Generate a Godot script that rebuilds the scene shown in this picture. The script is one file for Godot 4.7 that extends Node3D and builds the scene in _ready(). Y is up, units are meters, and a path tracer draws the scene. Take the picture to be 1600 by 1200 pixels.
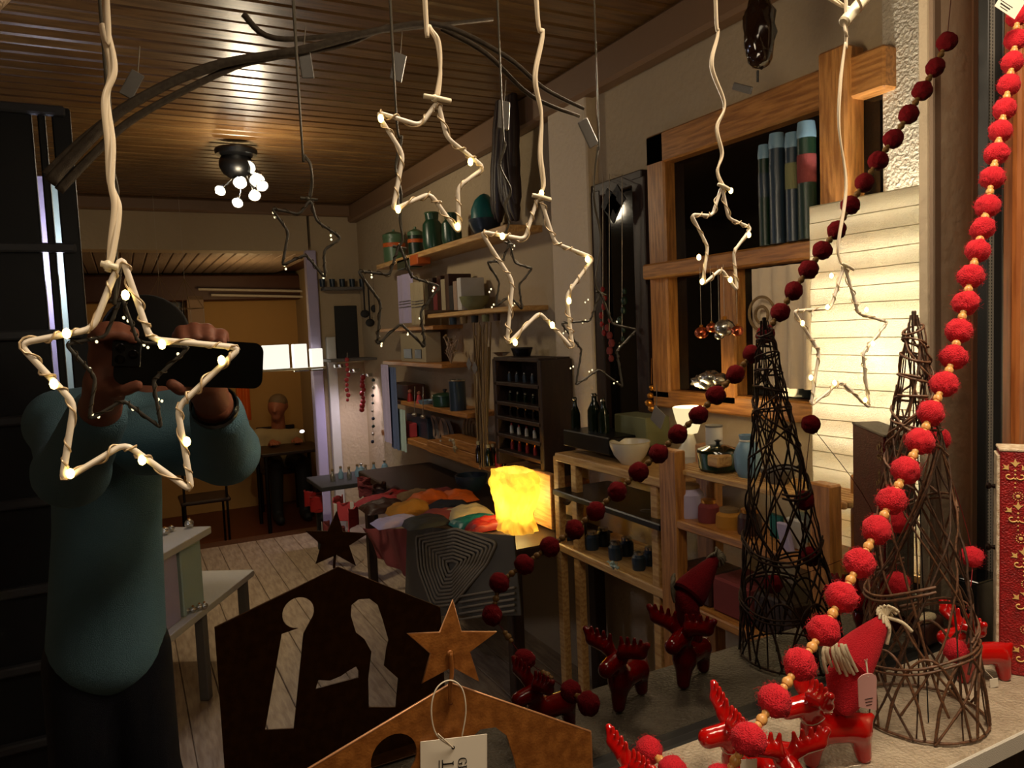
extends Node3D
# A shop window at night, seen from inside: display sill, hanging wire stars and felt garland in front of the glass;
# behind the glass the shop room's reflection, modelled as mirrored geometry.

const F := 1180.0                       # focal length for a frame 1600 x 1200
var CAM := Vector3(0, 1.5, 0.7)
var R0 := Vector3(0.88759, -0.06999, 0.45528)
var R1 := Vector3(-0.04156, -0.99653, -0.07216)
var R2 := Vector3(0.45875, 0.04512, -0.88742)
var FWD := Vector3(0.45528, -0.07216, -0.88742)
var rng := RandomNumberGenerator.new()
var M := {}
var used := {}
var flipped := {}
const FZ := Basis(Vector3(1, 0, 0), Vector3(0, 1, 0), Vector3(0, 0, -1))
const SILL := 0.989
const FB := -0.24                       # floor of the back room, two steps down
const PXW := 1.5                        # front plane of the wall shelves

func ray(px, py):
	var c := Vector3(px - 800.0, py - 600.0, F)
	return Vector3(R0.dot(c), R1.dot(c), R2.dot(c))
func P(px, py, z) -> Vector3:           # sight line met with a plane parallel to the glass
	var d: Vector3 = ray(px, py)
	return CAM + d * ((z - CAM.z) / d.z)
func X(px, py, x) -> Vector3:           # ... with a plane parallel to the right wall
	var d: Vector3 = ray(px, py)
	return CAM + d * ((x - CAM.x) / d.x)
func Y(px, py, y) -> Vector3:           # ... with a level plane
	var d: Vector3 = ray(px, py)
	return CAM + d * ((y - CAM.y) / d.y)
func mpp(p: Vector3) -> float:
	return (p - CAM).dot(FWD) / F

class MB:
	var v := PackedVector3Array()
	var nn := PackedVector3Array()
	var ix := PackedInt32Array()
	func pt(p: Vector3) -> int:
		v.append(p)
		nn.append(Vector3.ZERO)
		return v.size() - 1
	func tri(a: int, b: int, c: int):
		ix.append(a); ix.append(c); ix.append(b)
		var n := (v[b] - v[a]).cross(v[c] - v[a])
		nn[a] += n; nn[b] += n; nn[c] += n
	func quad(a: int, b: int, c: int, d: int):
		tri(a, b, c)
		tri(a, c, d)
	func face(pts: Array, out: Vector3):
		var n: Vector3 = (pts[1] - pts[0]).cross(pts[2] - pts[0])
		if n.dot(out) < 0:
			pts = pts.duplicate()
			pts.reverse()
		var s := v.size()
		for p in pts:
			pt(p)
		for k in range(1, pts.size() - 1):
			tri(s, s + k, s + k + 1)
	func box(c: Vector3, size: Vector3, bev := 0.0, B := Basis()):
		var h := size * 0.5
		bev = minf(bev, 0.45 * minf(size.x, minf(size.y, size.z)))
		var at := func(s: Vector3, k: int) -> Vector3:
			var q := Vector3.ZERO
			for a in 3:
				q[a] = s[a] * (h[a] if a == k else h[a] - bev)
			return c + B * q
		for k in 3:
			var i := (k + 1) % 3
			var j := (k + 2) % 3
			for s in [-1.0, 1.0]:
				var ps := []
				for w in [[-1, -1], [1, -1], [1, 1], [-1, 1]]:
					var q := Vector3.ZERO
					q[k] = s; q[i] = w[0]; q[j] = w[1]
					ps.append(at.call(q, k))
				var o := Vector3.ZERO
				o[k] = s
				face(ps, B * o)
		if bev > 0.0:
			for k in 3:
				var i := (k + 1) % 3
				var j := (k + 2) % 3
				for s in [[-1, -1], [1, -1], [1, 1], [-1, 1]]:
					var a := Vector3.ZERO
					a[i] = s[0]; a[j] = s[1]
					var o := B * a
					var a2 := a
					a[k] = -1; a2[k] = 1
					face([at.call(a, i), at.call(a2, i), at.call(a2, j), at.call(a, j)], o)
			for s in 8:
				var q := Vector3(1 if s & 1 else -1, 1 if s & 2 else -1, 1 if s & 4 else -1)
				face([at.call(q, 0), at.call(q, 1), at.call(q, 2)], B * q)
	func tube(path: Array, r, sides := 6, closed := false):
		var n := path.size()
		if n < 2:
			return
		var up := Vector3.ZERO
		var rings := []
		for i in n:
			var a: Vector3 = path[(i - 1 + n) % n] if closed or i > 0 else path[0]
			var b: Vector3 = path[(i + 1) % n] if closed or i < n - 1 else path[n - 1]
			var t := (b - a).normalized()
			if up == Vector3.ZERO:
				up = t.cross(Vector3.UP if absf(t.y) < 0.9 else Vector3.RIGHT).normalized()
			up = (up - t * up.dot(t)).normalized()
			var w := t.cross(up)
			var rr: float = r[i] if r is Array else r
			var s := v.size()
			for k in sides:
				var g := TAU * k / sides
				pt(path[i] + (up * cos(g) + w * sin(g)) * rr)
			rings.append(s)
		for i in (n if closed else n - 1):
			var a: int = rings[i]
			var b: int = rings[(i + 1) % n]
			for k in sides:
				var k2 := (k + 1) % sides
				quad(a + k, a + k2, b + k2, b + k)
		if not closed:
			var c0 := pt(path[0])
			var c1 := pt(path[n - 1])
			for k in sides:
				var k2 := (k + 1) % sides
				tri(c0, rings[0] + k2, rings[0] + k)
				tri(c1, rings[n - 1] + k, rings[n - 1] + k2)
	func lathe(prof: Array, base: Vector3, seg := 16, B := Basis(), squash := 1.0):
		var last := -1
		for i in range(prof.size() - 1):
			var p: Vector2 = prof[i]
			var q: Vector2 = prof[i + 1]
			if i == 0 or absf((q - p).angle_to(p - prof[i - 1])) > 0.6:
				last = ring(p, base, seg, B, squash)
			var nx := ring(q, base, seg, B, squash)
			for k in seg:
				var k2 := (k + 1) % seg
				quad(last + k, nx + k, nx + k2, last + k2)
			last = nx
	func ring(p: Vector2, base: Vector3, seg: int, B: Basis, squash: float) -> int:
		var s := v.size()
		for k in seg:
			var g := TAU * k / seg
			pt(base + B * Vector3(p.x * cos(g), p.y, p.x * sin(g) * squash))
		return s
	func ball(c: Vector3, r: Vector3, seg := 14, noise: FastNoiseLite = null, amp := 0.0, B := Basis()):
		var rows := maxi(seg / 2, 4)
		var idx := []
		for j in rows + 1:
			var th := PI * j / rows
			var row := []
			for k in (1 if j == 0 or j == rows else seg):
				var g := TAU * k / seg
				var d := Vector3(sin(th) * cos(g), -cos(th), sin(th) * sin(g))
				var s := 1.0
				if noise:
					s += amp * noise.get_noise_3dv(d * 3.0 + c * 40.0)
				row.append(pt(c + B * (d * r * s)))
			idx.append(row)
		for j in rows:
			for k in seg:
				var k2 := (k + 1) % seg
				var a: Array = idx[j]
				var b: Array = idx[j + 1]
				if a.size() == 1:
					tri(a[0], b[k], b[k2])
				elif b.size() == 1:
					tri(a[k], b[0], a[k2])
				else:
					quad(a[k], b[k], b[k2], a[k2])
	func prism(poly: PackedVector2Array, depth: float, T: Transform3D):
		var area := 0.0
		var n := poly.size()
		for i in n:
			area += poly[i].cross(poly[(i + 1) % n])
		if area < 0:
			poly = poly.duplicate()
			poly.reverse()
		var tr := Geometry2D.triangulate_polygon(poly)
		for s in [1.0, -1.0]:
			for i in range(0, tr.size(), 3):
				var f := []
				for j in 3:
					var q := poly[tr[i + j]]
					f.append(T * Vector3(q.x, q.y, s * depth * 0.5))
				face(f, T.basis * Vector3(0, 0, s))
		for i in n:
			var a := poly[i]
			var b := poly[(i + 1) % n]
			face([T * Vector3(a.x, a.y, -depth / 2), T * Vector3(b.x, b.y, -depth / 2), T * Vector3(b.x, b.y, depth / 2), T * Vector3(a.x, a.y, depth / 2)], T.basis * Vector3(b.y - a.y, a.x - b.x, 0))
	func sheet(fn: Callable, nu: int, nv: int, th: float):
		var g := []
		for i in nu + 1:
			for j in nv + 1:
				g.append(fn.call(float(i) / nu, float(j) / nv))
		var w := nv + 1
		var s := v.size()
		for p in g:
			pt(p)
		var s2 := v.size()
		for i in nu + 1:
			for j in nv + 1:
				var du: Vector3 = g[mini(i + 1, nu) * w + j] - g[maxi(i - 1, 0) * w + j]
				var dv: Vector3 = g[i * w + mini(j + 1, nv)] - g[i * w + maxi(j - 1, 0)]
				pt(g[i * w + j] - du.cross(dv).normalized() * th)
		for i in nu:
			for j in nv:
				var a := i * w + j
				quad(s + a, s + a + w, s + a + w + 1, s + a + 1)
				quad(s2 + a, s2 + a + 1, s2 + a + w + 1, s2 + a + w)
		for i in nu:
			quad(s + i * w, s2 + i * w, s2 + (i + 1) * w, s + (i + 1) * w)
			quad(s + i * w + nv, s + (i + 1) * w + nv, s2 + (i + 1) * w + nv, s2 + i * w + nv)
		for j in nv:
			quad(s + j, s + j + 1, s2 + j + 1, s2 + j)
			quad(s + nu * w + j, s2 + nu * w + j, s2 + nu * w + j + 1, s + nu * w + j + 1)
	func sdf(bones: Array, cell: float, k: float):   # bones: [a, b, radius a, radius b]; surface nets over their smooth union
		var lo := Vector3.INF
		var hi := -Vector3.INF
		for b in bones:
			var r: float = maxf(b[2], b[3]) + 2.0 * cell + k * 0.3
			for q in [b[0], b[1]]:
				lo = lo.min(q - Vector3.ONE * r)
				hi = hi.max(q + Vector3.ONE * r)
		var nx := int((hi.x - lo.x) / cell) + 2
		var ny := int((hi.y - lo.y) / cell) + 2
		var nz := int((hi.z - lo.z) / cell) + 2
		var f := PackedFloat32Array()
		f.resize(nx * ny * nz)
		f.fill(10.0)
		for b in bones:
			var a: Vector3 = b[0]
			var ba: Vector3 = b[1] - a
			var l2 := maxf(ba.length_squared(), 1e-9)
			var ra: float = b[2]
			var rb: float = b[3]
			var m := Vector3.ONE * (maxf(ra, rb) + 2.5 * k + 2.0 * cell)
			var p0: Vector3 = (a.min(b[1]) - m - lo) / cell
			var p1: Vector3 = (a.max(b[1]) + m - lo) / cell
			for z in range(maxi(int(p0.z), 0), mini(int(p1.z) + 2, nz)):
				for y in range(maxi(int(p0.y), 0), mini(int(p1.y) + 2, ny)):
					var o := (z * ny + y) * nx
					for x in range(maxi(int(p0.x), 0), mini(int(p1.x) + 2, nx)):
						var pa := lo + Vector3(x, y, z) * cell - a
						var h := clampf(pa.dot(ba) / l2, 0.0, 1.0)
						var d := (pa - ba * h).length() - lerpf(ra, rb, h)
						var e := f[o + x]
						var w := maxf(k - absf(d - e), 0.0) / k
						f[o + x] = minf(d, e) - w * w * k * 0.25
		var ids := {}
		var st := [1, nx, nx * ny]
		for z in nz - 1:
			for y in ny - 1:
				for x in nx - 1:
					var o := (z * ny + y) * nx + x
					var c0 := f[o] < 0.0
					if c0 == (f[o + 1] < 0.0) and c0 == (f[o + nx] < 0.0) and c0 == (f[o + nx + 1] < 0.0) and c0 == (f[o + st[2]] < 0.0) and c0 == (f[o + st[2] + 1] < 0.0) and c0 == (f[o + st[2] + nx] < 0.0) and c0 == (f[o + st[2] + nx + 1] < 0.0):
						continue
					var sum := Vector3.ZERO
					var cnt := 0
					for ax in 3:
						for u in 2:
							for w in 2:
								var q := Vector3.ZERO
								q[(ax + 1) % 3] = u
								q[(ax + 2) % 3] = w
								var i0: int = o + int(q.x) * st[0] + int(q.y) * st[1] + int(q.z) * st[2]
								var d0 := f[i0]
								var d1 := f[i0 + st[ax]]
								if (d0 < 0.0) != (d1 < 0.0):
									q[ax] = d0 / (d0 - d1)
									sum += q
									cnt += 1
					ids[o] = pt(lo + (Vector3(x, y, z) + sum / cnt) * cell)
		for o in ids:
			for ax in 3:
				var s1: int = st[(ax + 1) % 3]
				var s2: int = st[(ax + 2) % 3]
				var ins: bool = f[o] < 0.0
				if ins == (f[o + st[ax]] < 0.0) or not (ids.has(o - s1) and ids.has(o - s2) and ids.has(o - s1 - s2)):
					continue
				if ins:
					quad(ids[o - s1 - s2], ids[o - s2], ids[o], ids[o - s1])
				else:
					quad(ids[o - s1 - s2], ids[o - s1], ids[o], ids[o - s2])
	func mesh() -> ArrayMesh:
		var m := ArrayMesh.new()
		if v.is_empty():
			return m
		for i in nn.size():
			nn[i] = nn[i].normalized() if nn[i].length_squared() > 0.0 else Vector3.UP
		var a := []
		a.resize(Mesh.ARRAY_MAX)
		a[Mesh.ARRAY_VERTEX] = v
		a[Mesh.ARRAY_NORMAL] = nn
		a[Mesh.ARRAY_INDEX] = ix
		m.add_surface_from_arrays(Mesh.PRIMITIVE_TRIANGLES, a)
		return m

# ---------------------------------------------------------------- naming and tree
func numbered(s: String) -> String:
	var n: int = used.get(s, 0)
	used[s] = n + 1
	return s if n == 0 else "%s_%03d" % [s, n]
func tag(o: Node, label: String, cat := "", group := "", kind := ""):
	if label: o.set_meta("label", label)
	if cat: o.set_meta("category", cat)
	if group: o.set_meta("group", group)
	if kind: o.set_meta("kind", kind)
	return o
func thing(called: String, label: String, cat: String, pos := Vector3.ZERO, group := "") -> Node3D:
	var o := Node3D.new()
	o.name = numbered(called)
	o.position = pos
	add_child(o)
	return tag(o, label, cat, group)
func node_of(called, m, material) -> MeshInstance3D:
	var o := MeshInstance3D.new()
	o.mesh = m.mesh() if m is MB else m
	o.material_override = material
	o.name = called
	return o
# a mesh given in world coordinates, under PARENT (a thing or a part)
func part(parent: Node3D, called: String, m, material, label := "") -> MeshInstance3D:
	var o := node_of(called, m, material)
	var q = parent
	while q != self:
		o.position -= q.position
		q = q.get_parent()
	parent.add_child(o, true)
	if label: o.set_meta("label", label)
	return o
# a mesh given in its own coordinates, at a place
func put(parent: Node3D, called: String, m, material, at: Vector3, B := Basis()) -> MeshInstance3D:
	var o := node_of(called, m, material)
	o.transform = Transform3D(B, at)
	parent.add_child(o, true)
	return o
func single(called: String, m, material, label: String, cat: String, pos := Vector3.ZERO, group := "") -> MeshInstance3D:
	var o := node_of(numbered(called), m, material)
	o.position = pos
	add_child(o)
	return tag(o, label, cat, group)
func struct(called: String, m, material, label := "") -> MeshInstance3D:
	var o := node_of(called, m, material)
	add_child(o)
	return tag(o, label, "", "", "structure")
func flip(m: Mesh) -> Mesh:
	if not flipped.has(m):
		var r := ArrayMesh.new()
		for s in m.get_surface_count():
			var a := m.surface_get_arrays(s)
			for key in [Mesh.ARRAY_VERTEX, Mesh.ARRAY_NORMAL]:
				var w: PackedVector3Array = a[key]
				for i in w.size():
					w[i].z = -w[i].z
				a[key] = w
			var t: PackedInt32Array = a[Mesh.ARRAY_INDEX]
			for i in range(0, t.size(), 3):
				var h := t[i]
				t[i] = t[i + 1]
				t[i + 1] = h
			a[Mesh.ARRAY_INDEX] = t
			var b := []
			b.resize(Mesh.ARRAY_MAX)
			for key in [Mesh.ARRAY_VERTEX, Mesh.ARRAY_NORMAL, Mesh.ARRAY_INDEX]:
				b[key] = a[key]
			r.add_surface_from_arrays(Mesh.PRIMITIVE_TRIANGLES, b)
		flipped[m] = r
	return flipped[m]
# darkened copy of a material: a reflection's dimness put into the base colour
func dim_for_reflection(m: StandardMaterial3D) -> StandardMaterial3D:
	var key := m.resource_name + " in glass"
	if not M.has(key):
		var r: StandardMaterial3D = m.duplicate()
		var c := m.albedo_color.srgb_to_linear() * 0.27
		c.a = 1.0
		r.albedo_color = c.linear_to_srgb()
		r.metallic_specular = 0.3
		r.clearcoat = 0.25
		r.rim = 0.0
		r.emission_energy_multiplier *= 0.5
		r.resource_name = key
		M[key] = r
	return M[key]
# the image of a thing beyond the glass (the plane z = 0)
func image(o: Node3D, label: String, called := "", group := "", skip := []) -> Node3D:
	var r := image_node(o, self, skip)
	r.name = numbered(called if called else String(o.name).rstrip("_0123456789"))
	add_child(r)
	return tag(r, label, o.get_meta("category"), group)
func image_node(o: Node3D, _p, skip: Array) -> Node3D:
	var r: Node3D = MeshInstance3D.new() if o is MeshInstance3D else Node3D.new()
	if o is MeshInstance3D:
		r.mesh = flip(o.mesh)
		r.material_override = dim_for_reflection(o.material_override)
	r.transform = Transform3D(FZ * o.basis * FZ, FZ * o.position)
	for c in o.get_children():
		var base := String(c.name).rstrip("_0123456789")
		if c is Light3D or base in skip:
			continue
		var k := image_node(c, r, skip)
		k.name = base
		if c.has_meta("kind"): k.set_meta("kind", c.get_meta("kind"))
		r.add_child(k, true)
	return r

# ---------------------------------------------------------------- materials
func noise_tex(freq: float, normal := false, strength := 4.0, ramp: Gradient = null, seed_ := 1, size := 256, kind := FastNoiseLite.TYPE_SIMPLEX_SMOOTH) -> NoiseTexture2D:
	var n := FastNoiseLite.new()
	n.noise_type = kind
	n.frequency = freq
	n.seed = seed_
	n.fractal_octaves = 4
	var t := NoiseTexture2D.new()
	t.width = size
	t.height = size
	t.seamless = true
	t.noise = n
	if normal:
		t.as_normal_map = true
		t.bump_strength = strength
	if ramp: t.color_ramp = ramp
	return t
func grad(a: Color, b: Color, c = null) -> Gradient:
	var g := Gradient.new()
	g.set_color(0, a)
	g.set_color(1, b)
	g.set_offset(0, 0.25)
	g.set_offset(1, 0.75)
	if c != null: g.add_point(0.5, c)
	return g
var tex := {}
func mat(name_: String, c: Color, rough := 0.6, metal := 0.0, bump := "", scale := 10.0) -> StandardMaterial3D:
	var m := StandardMaterial3D.new()
	m.albedo_color = c
	m.roughness = rough
	m.metallic = metal
	m.resource_name = name_
	if bump:
		m.normal_enabled = true
		m.normal_texture = tex[bump]
		m.normal_scale = 1.0
		m.uv1_triplanar = true
		m.uv1_scale = Vector3.ONE * scale
	M[name_] = m
	return m
func glow(name_: String, c: Color, e: float, base := Color(0.8, 0.8, 0.8)) -> StandardMaterial3D:
	var m := mat(name_, base, 0.5)
	m.emission_enabled = true
	m.emission = c
	m.emission_energy_multiplier = e
	return m
func wood(name_: String, a: Color, b: Color, along: Vector3, rough := 0.5, seed_ := 1, fine := 14.0, slow := 1.2) -> StandardMaterial3D:
	var m := mat(name_, Color.WHITE, rough)
	m.albedo_texture = noise_tex(0.02, false, 1.0, grad(a, b, a.lerp(b, 0.6)), seed_)
	m.uv1_triplanar = true
	m.uv1_world_triplanar = true
	m.uv1_scale = Vector3(slow if along.x > 0.5 else fine, slow if along.y > 0.5 else fine, slow if along.z > 0.5 else fine)
	return m
func mottled(name_: String, a: Color, b: Color, rough: float, scale: float, bump := "", seed_ := 3) -> StandardMaterial3D:
	var m := mat(name_, Color.WHITE, rough, 0.0, bump, scale)
	m.albedo_texture = noise_tex(0.02, false, 1.0, grad(a, b), seed_)
	m.uv1_triplanar = true
	m.uv1_scale = Vector3.ONE * scale
	return m

func _ready():
	rng.seed = 7
	# ---- camera
	var cam := Camera3D.new()
	cam.name = "camera"
	cam.fov = rad_to_deg(2.0 * atan(600.0 / F))
	cam.near = 0.02
	cam.far = 60.0
	add_child(cam)
	cam.transform = Transform3D(Basis(Vector3(R0.x, R1.x, R2.x), -Vector3(R0.y, R1.y, R2.y), -Vector3(R0.z, R1.z, R2.z)).orthonormalized(), CAM)
	cam.current = true
	# ---- sky and exposure
	var env := Environment.new()
	env.background_mode = Environment.BG_COLOR
	env.background_color = Color(0.004, 0.005, 0.008)
	env.tonemap_mode = Environment.TONE_MAPPER_LINEAR
	env.tonemap_exposure = 1.0
	env.sdfgi_enabled = true
	env.ssao_enabled = true
	env.ssil_enabled = true
	var we := WorldEnvironment.new()
	we.name = "world"
	we.environment = env
	add_child(we)
	# ---- unseen fill lights added for the near side
	area_light("display_fill_light", Vector3(0.62, 2.4, 0.5), Vector3(0.8, 1.0, 0.16), Vector2(0.5, 0.3), Color(1.0, 0.91, 0.78), 2.3)  # added unseen fill over the display, no ceiling panel hangs here
	omni("left_fill_light", Vector3(-0.5, 2.05, 0.95), Color(1.0, 0.9, 0.76), 0.42, 0.12)  # second unseen fill, added to brighten the display from the left
	# ---- lamps of the room behind the glass, and added fills
	omni("spot_cluster_glow", Vector3(0.62, 2.2, -3.15), Color(1.0, 0.92, 0.78), 0.85, 0.06)
	spot("spot_cluster_beam", Vector3(0.62, 2.15, -3.3), Vector3(0.75, 0.0, -4.2), Color(1.0, 0.93, 0.8), 3.4, 45.0)
	omni("person_fill_light", Vector3(0.72, 1.86, -0.34), Color(1.0, 0.91, 0.77), 0.55, 0.12)  # added unseen fill that brightens the person with the phone
	omni("slit_fill_light", Vector3(-0.2, 1.75, -1.98), Color(0.92, 0.92, 1.0), 0.35, 0.08)  # added unseen fill behind the rack, lights its pale slits
	omni("slit_low_fill_light", Vector3(-0.2, 0.75, -1.98), Color(0.92, 0.92, 1.0), 0.3, 0.08)  # another added fill for the lower part of the slits
	omni("back_room_light", Vector3(0.95, 1.75, -6.1), Color(1.0, 0.82, 0.55), 0.55, 0.15)
	materials()
	setting()
	window_glass()
	stars()
	garlands()
	wicker()
	gnome()
	reindeers()
	nativity()
	red_cabinet()
	lantern()
	branch()
	room_lamps()
	back_room()
	left_side()
	wall_shelves()
	wall_windows()
	counter_and_racks()
	low_table()
	photographer()
	sitter()

func omni(called, at, c, e, size) -> OmniLight3D:
	var l := OmniLight3D.new()
	l.name = called
	l.position = at
	l.light_color = c
	l.light_energy = e
	l.light_size = size
	l.omni_range = 14.0
	l.omni_attenuation = 2.0
	l.shadow_enabled = true
	add_child(l)
	return l
func area_light(called, at: Vector3, to: Vector3, size, c, e):
	var l := AreaLight3D.new()
	l.name = called
	l.area_size = size
	l.light_color = c
	l.light_energy = e
	l.area_range = 12.0
	l.shadow_enabled = true
	add_child(l)
	l.look_at_from_position(at, to, Vector3(0.3, 0, 1).normalized())
	return l
func spot(called, at: Vector3, to: Vector3, c, e, angle) -> SpotLight3D:
	var l := SpotLight3D.new()
	l.name = called
	l.light_color = c
	l.light_energy = e
	l.spot_angle = angle
	l.spot_range = 10.0
	l.spot_attenuation = 2.0
	l.light_size = 0.03
	l.shadow_enabled = true
	add_child(l)
	l.look_at_from_position(at, to, Vector3(0.1, 0.0, 1.0).normalized() if absf((to - at).normalized().y) > 0.9 else Vector3.UP)
	return l

func materials():
	tex["felt"] = noise_tex(0.09, true, 10.0, null, 2)
	tex["plaster"] = noise_tex(0.035, true, 14.0, null, 5)
	tex["fine"] = noise_tex(0.12, true, 3.0, null, 8)
	tex["cloth"] = noise_tex(0.2, true, 6.0, null, 9)
	wood("ceiling wood", Color(0.33, 0.225, 0.115), Color(0.45, 0.32, 0.17), Vector3.RIGHT, 0.3, 11, 9.0, 0.7)
	wood("ceiling wood pale", Color(0.36, 0.255, 0.135), Color(0.5, 0.37, 0.205), Vector3.RIGHT, 0.33, 17, 9.0, 0.7)
	wood("back ceiling wood", Color(0.5, 0.44, 0.4), Color(0.62, 0.55, 0.5), Vector3.BACK, 0.5, 12)
	wood("pine upright", Color(0.58, 0.37, 0.17), Color(0.74, 0.51, 0.26), Vector3.UP, 0.4, 13)
	wood("pine along", Color(0.58, 0.37, 0.17), Color(0.74, 0.51, 0.26), Vector3.BACK, 0.4, 14)
	wood("pale pine along", Color(0.7, 0.52, 0.3), Color(0.82, 0.66, 0.42), Vector3.BACK, 0.5, 15)
	wood("frame wood", Color(0.36, 0.19, 0.1), Color(0.47, 0.27, 0.15), Vector3.UP, 0.4, 16)
	wood("frame wood light", Color(0.52, 0.29, 0.13), Color(0.63, 0.38, 0.19), Vector3.UP, 0.4, 18)
	wood("dark wood", Color(0.13, 0.075, 0.045), Color(0.2, 0.12, 0.07), Vector3.UP, 0.5, 19)
	wood("floor wood", Color(0.55, 0.47, 0.38), Color(0.66, 0.58, 0.48), Vector3.BACK, 0.35, 20, 8.0)
	mat("wall paint", Color(0.71, 0.63, 0.5), 0.8, 0.0, "plaster", 3.0).normal_scale = 0.12
	mat("wall rough", Color(0.8, 0.75, 0.65), 0.85, 0.0, "plaster", 9.0).normal_scale = 0.7
	mat("back wall paint", Color(0.76, 0.6, 0.36), 0.8)
	mat("cornice", Color(0.5, 0.38, 0.27), 0.5)
	mat("beam", Color(0.3, 0.16, 0.08), 0.5)
	mat("terracotta", Color(0.4, 0.19, 0.1), 0.45, 0.0, "fine", 4.0)
	mottled("sill paint", Color(0.60, 0.54, 0.46), Color(0.66, 0.6, 0.52), 0.45, 5.0, "fine")
	mat("sill edge", Color(0.78, 0.76, 0.72), 0.6, 0.0, "fine", 20.0)
	mat("gasket", Color(0.06, 0.055, 0.05), 0.5)
	mat("spacer metal", Color(0.42, 0.4, 0.37), 0.45, 0.0)
	mat("dark hole", Color(0.05, 0.05, 0.05), 0.8)
	mat("reveal paint", Color(0.86, 0.78, 0.66), 0.75, 0.0, "plaster", 4.0).normal_scale = 0.15
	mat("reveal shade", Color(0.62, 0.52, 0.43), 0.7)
	var g := mat("glass pane", Color(0.0, 0.0, 0.0, 0.28), 0.0)
	g.metallic_specular = 0.06
	g.transparency = BaseMaterial3D.TRANSPARENCY_ALPHA
	g.cull_mode = BaseMaterial3D.CULL_DISABLED
	mat("wire white", Color(0.84, 0.8, 0.74), 0.35)
	mat("twine wire", Color(0.72, 0.63, 0.5), 0.3, 0.3)
	mat("cord plastic", Color(0.86, 0.8, 0.7), 0.3)
	mat("connector plastic", Color(0.82, 0.78, 0.68), 0.35)
	glow("led glow", Color(1.0, 0.86, 0.5), 9.0)
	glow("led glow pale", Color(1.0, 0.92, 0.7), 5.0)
	var fe := mat("red felt", Color(0.72, 0.035, 0.115), 0.95, 0.0, "felt", 22.0)
	fe.rim_enabled = true
	fe.rim = 0.4
	fe.rim_tint = 0.8
	mat("red fuzz", Color(0.8, 0.08, 0.16), 0.9)
	wood("bead wood", Color(0.72, 0.5, 0.24), Color(0.82, 0.62, 0.36), Vector3.UP, 0.4, 22, 60.0, 20.0)
	mat("string", Color(0.75, 0.7, 0.62), 0.8)
	mat("red string", Color(0.5, 0.05, 0.07), 0.8)
	mottled("wicker bark", Color(0.26, 0.16, 0.1), Color(0.46, 0.31, 0.2), 0.5, 30.0, "fine")
	mottled("wicker dark bark", Color(0.17, 0.11, 0.075), Color(0.32, 0.21, 0.14), 0.5, 30.0, "fine")
	mat("yarn", Color(0.86, 0.8, 0.68), 0.9, 0.0, "cloth", 40.0)
	mat("pink card", Color(0.82, 0.62, 0.6), 0.7)
	mat("white card", Color(0.86, 0.83, 0.77), 0.7)
	mat("ink", Color(0.05, 0.05, 0.05), 0.7)
	var rc := mat("red glaze", Color(0.66, 0.03, 0.02), 0.16)
	rc.clearcoat_enabled = true
	rc.clearcoat = 0.6
	rc.clearcoat_roughness = 0.05
	var ru := mottled("rust copper", Color(0.46, 0.27, 0.1), Color(0.56, 0.35, 0.15), 0.45, 12.0, "fine")
	ru.metallic = 0.3
	ru.normal_scale = 0.15
	mat("rust edge", Color(0.6, 0.42, 0.28), 0.4, 0.5)
	mottled("red paint", Color(0.5, 0.045, 0.055), Color(0.6, 0.07, 0.08), 0.5, 9.0, "fine")
	mat("cream paint", Color(0.86, 0.7, 0.42), 0.6)
	mottled("worn white", Color(0.72, 0.62, 0.5), Color(0.86, 0.8, 0.7), 0.6, 14.0, "fine")
	mat("knob bronze", Color(0.12, 0.07, 0.05), 0.35, 0.7)
	mat("black paint", Color(0.015, 0.018, 0.022), 0.35)
	var pa := mat("lantern paper", Color(0.95, 0.93, 0.87), 0.8, 0.0, "cloth", 6.0)
	pa.backlight_enabled = true
	pa.backlight = Color(0.95, 0.93, 0.86)
	mat("paper rib", Color(0.72, 0.68, 0.55), 0.7)
	mottled("branch bark", Color(0.66, 0.58, 0.5), Color(0.8, 0.72, 0.62), 0.7, 20.0, "fine")
	mat("clear plastic", Color(0.62, 0.6, 0.58), 0.25)
	mat("black metal", Color(0.02, 0.02, 0.024), 0.35)
	mat("rack metal", Color(0.1, 0.115, 0.14), 0.5)
	mat("rack rail", Color(0.27, 0.28, 0.31), 0.5)
	mat("chrome", Color(0.75, 0.75, 0.75), 0.15, 1.0)
	mat("silver", Color(0.75, 0.73, 0.68), 0.25, 0.9)
	mat("copper", Color(0.8, 0.42, 0.28), 0.22, 0.9)
	mat("gold", Color(0.75, 0.5, 0.18), 0.3, 0.8)
	mat("white glaze", Color(0.8, 0.77, 0.7), 0.3)
	mat("white matte", Color(0.78, 0.76, 0.72), 0.8)
	mat("grey matte", Color(0.42, 0.4, 0.38), 0.8)
	mat("dark grey", Color(0.13, 0.125, 0.12), 0.7)
	mat("lavender white", Color(0.7, 0.66, 0.78), 0.7)
	mat("mint white", Color(0.66, 0.74, 0.7), 0.7)
	mat("green tin", Color(0.3, 0.42, 0.3), 0.4)
	mat("dark green", Color(0.05, 0.16, 0.1), 0.4)
	mat("pot green", Color(0.12, 0.26, 0.18), 0.3)
	mat("teal", Color(0.1, 0.42, 0.4), 0.35)
	mat("orange", Color(0.75, 0.34, 0.07), 0.6)
	mat("crimson", Color(0.55, 0.06, 0.06), 0.5)
	mat("pink", Color(0.72, 0.24, 0.26), 0.7)
	mat("rose cloth", Color(0.5, 0.2, 0.19), 0.9, 0.0, "cloth", 12.0)
	mat("blue cloth", Color(0.36, 0.42, 0.56), 0.9, 0.0, "cloth", 12.0)
	mat("navy", Color(0.03, 0.05, 0.12), 0.8, 0.0, "cloth", 12.0)
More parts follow.
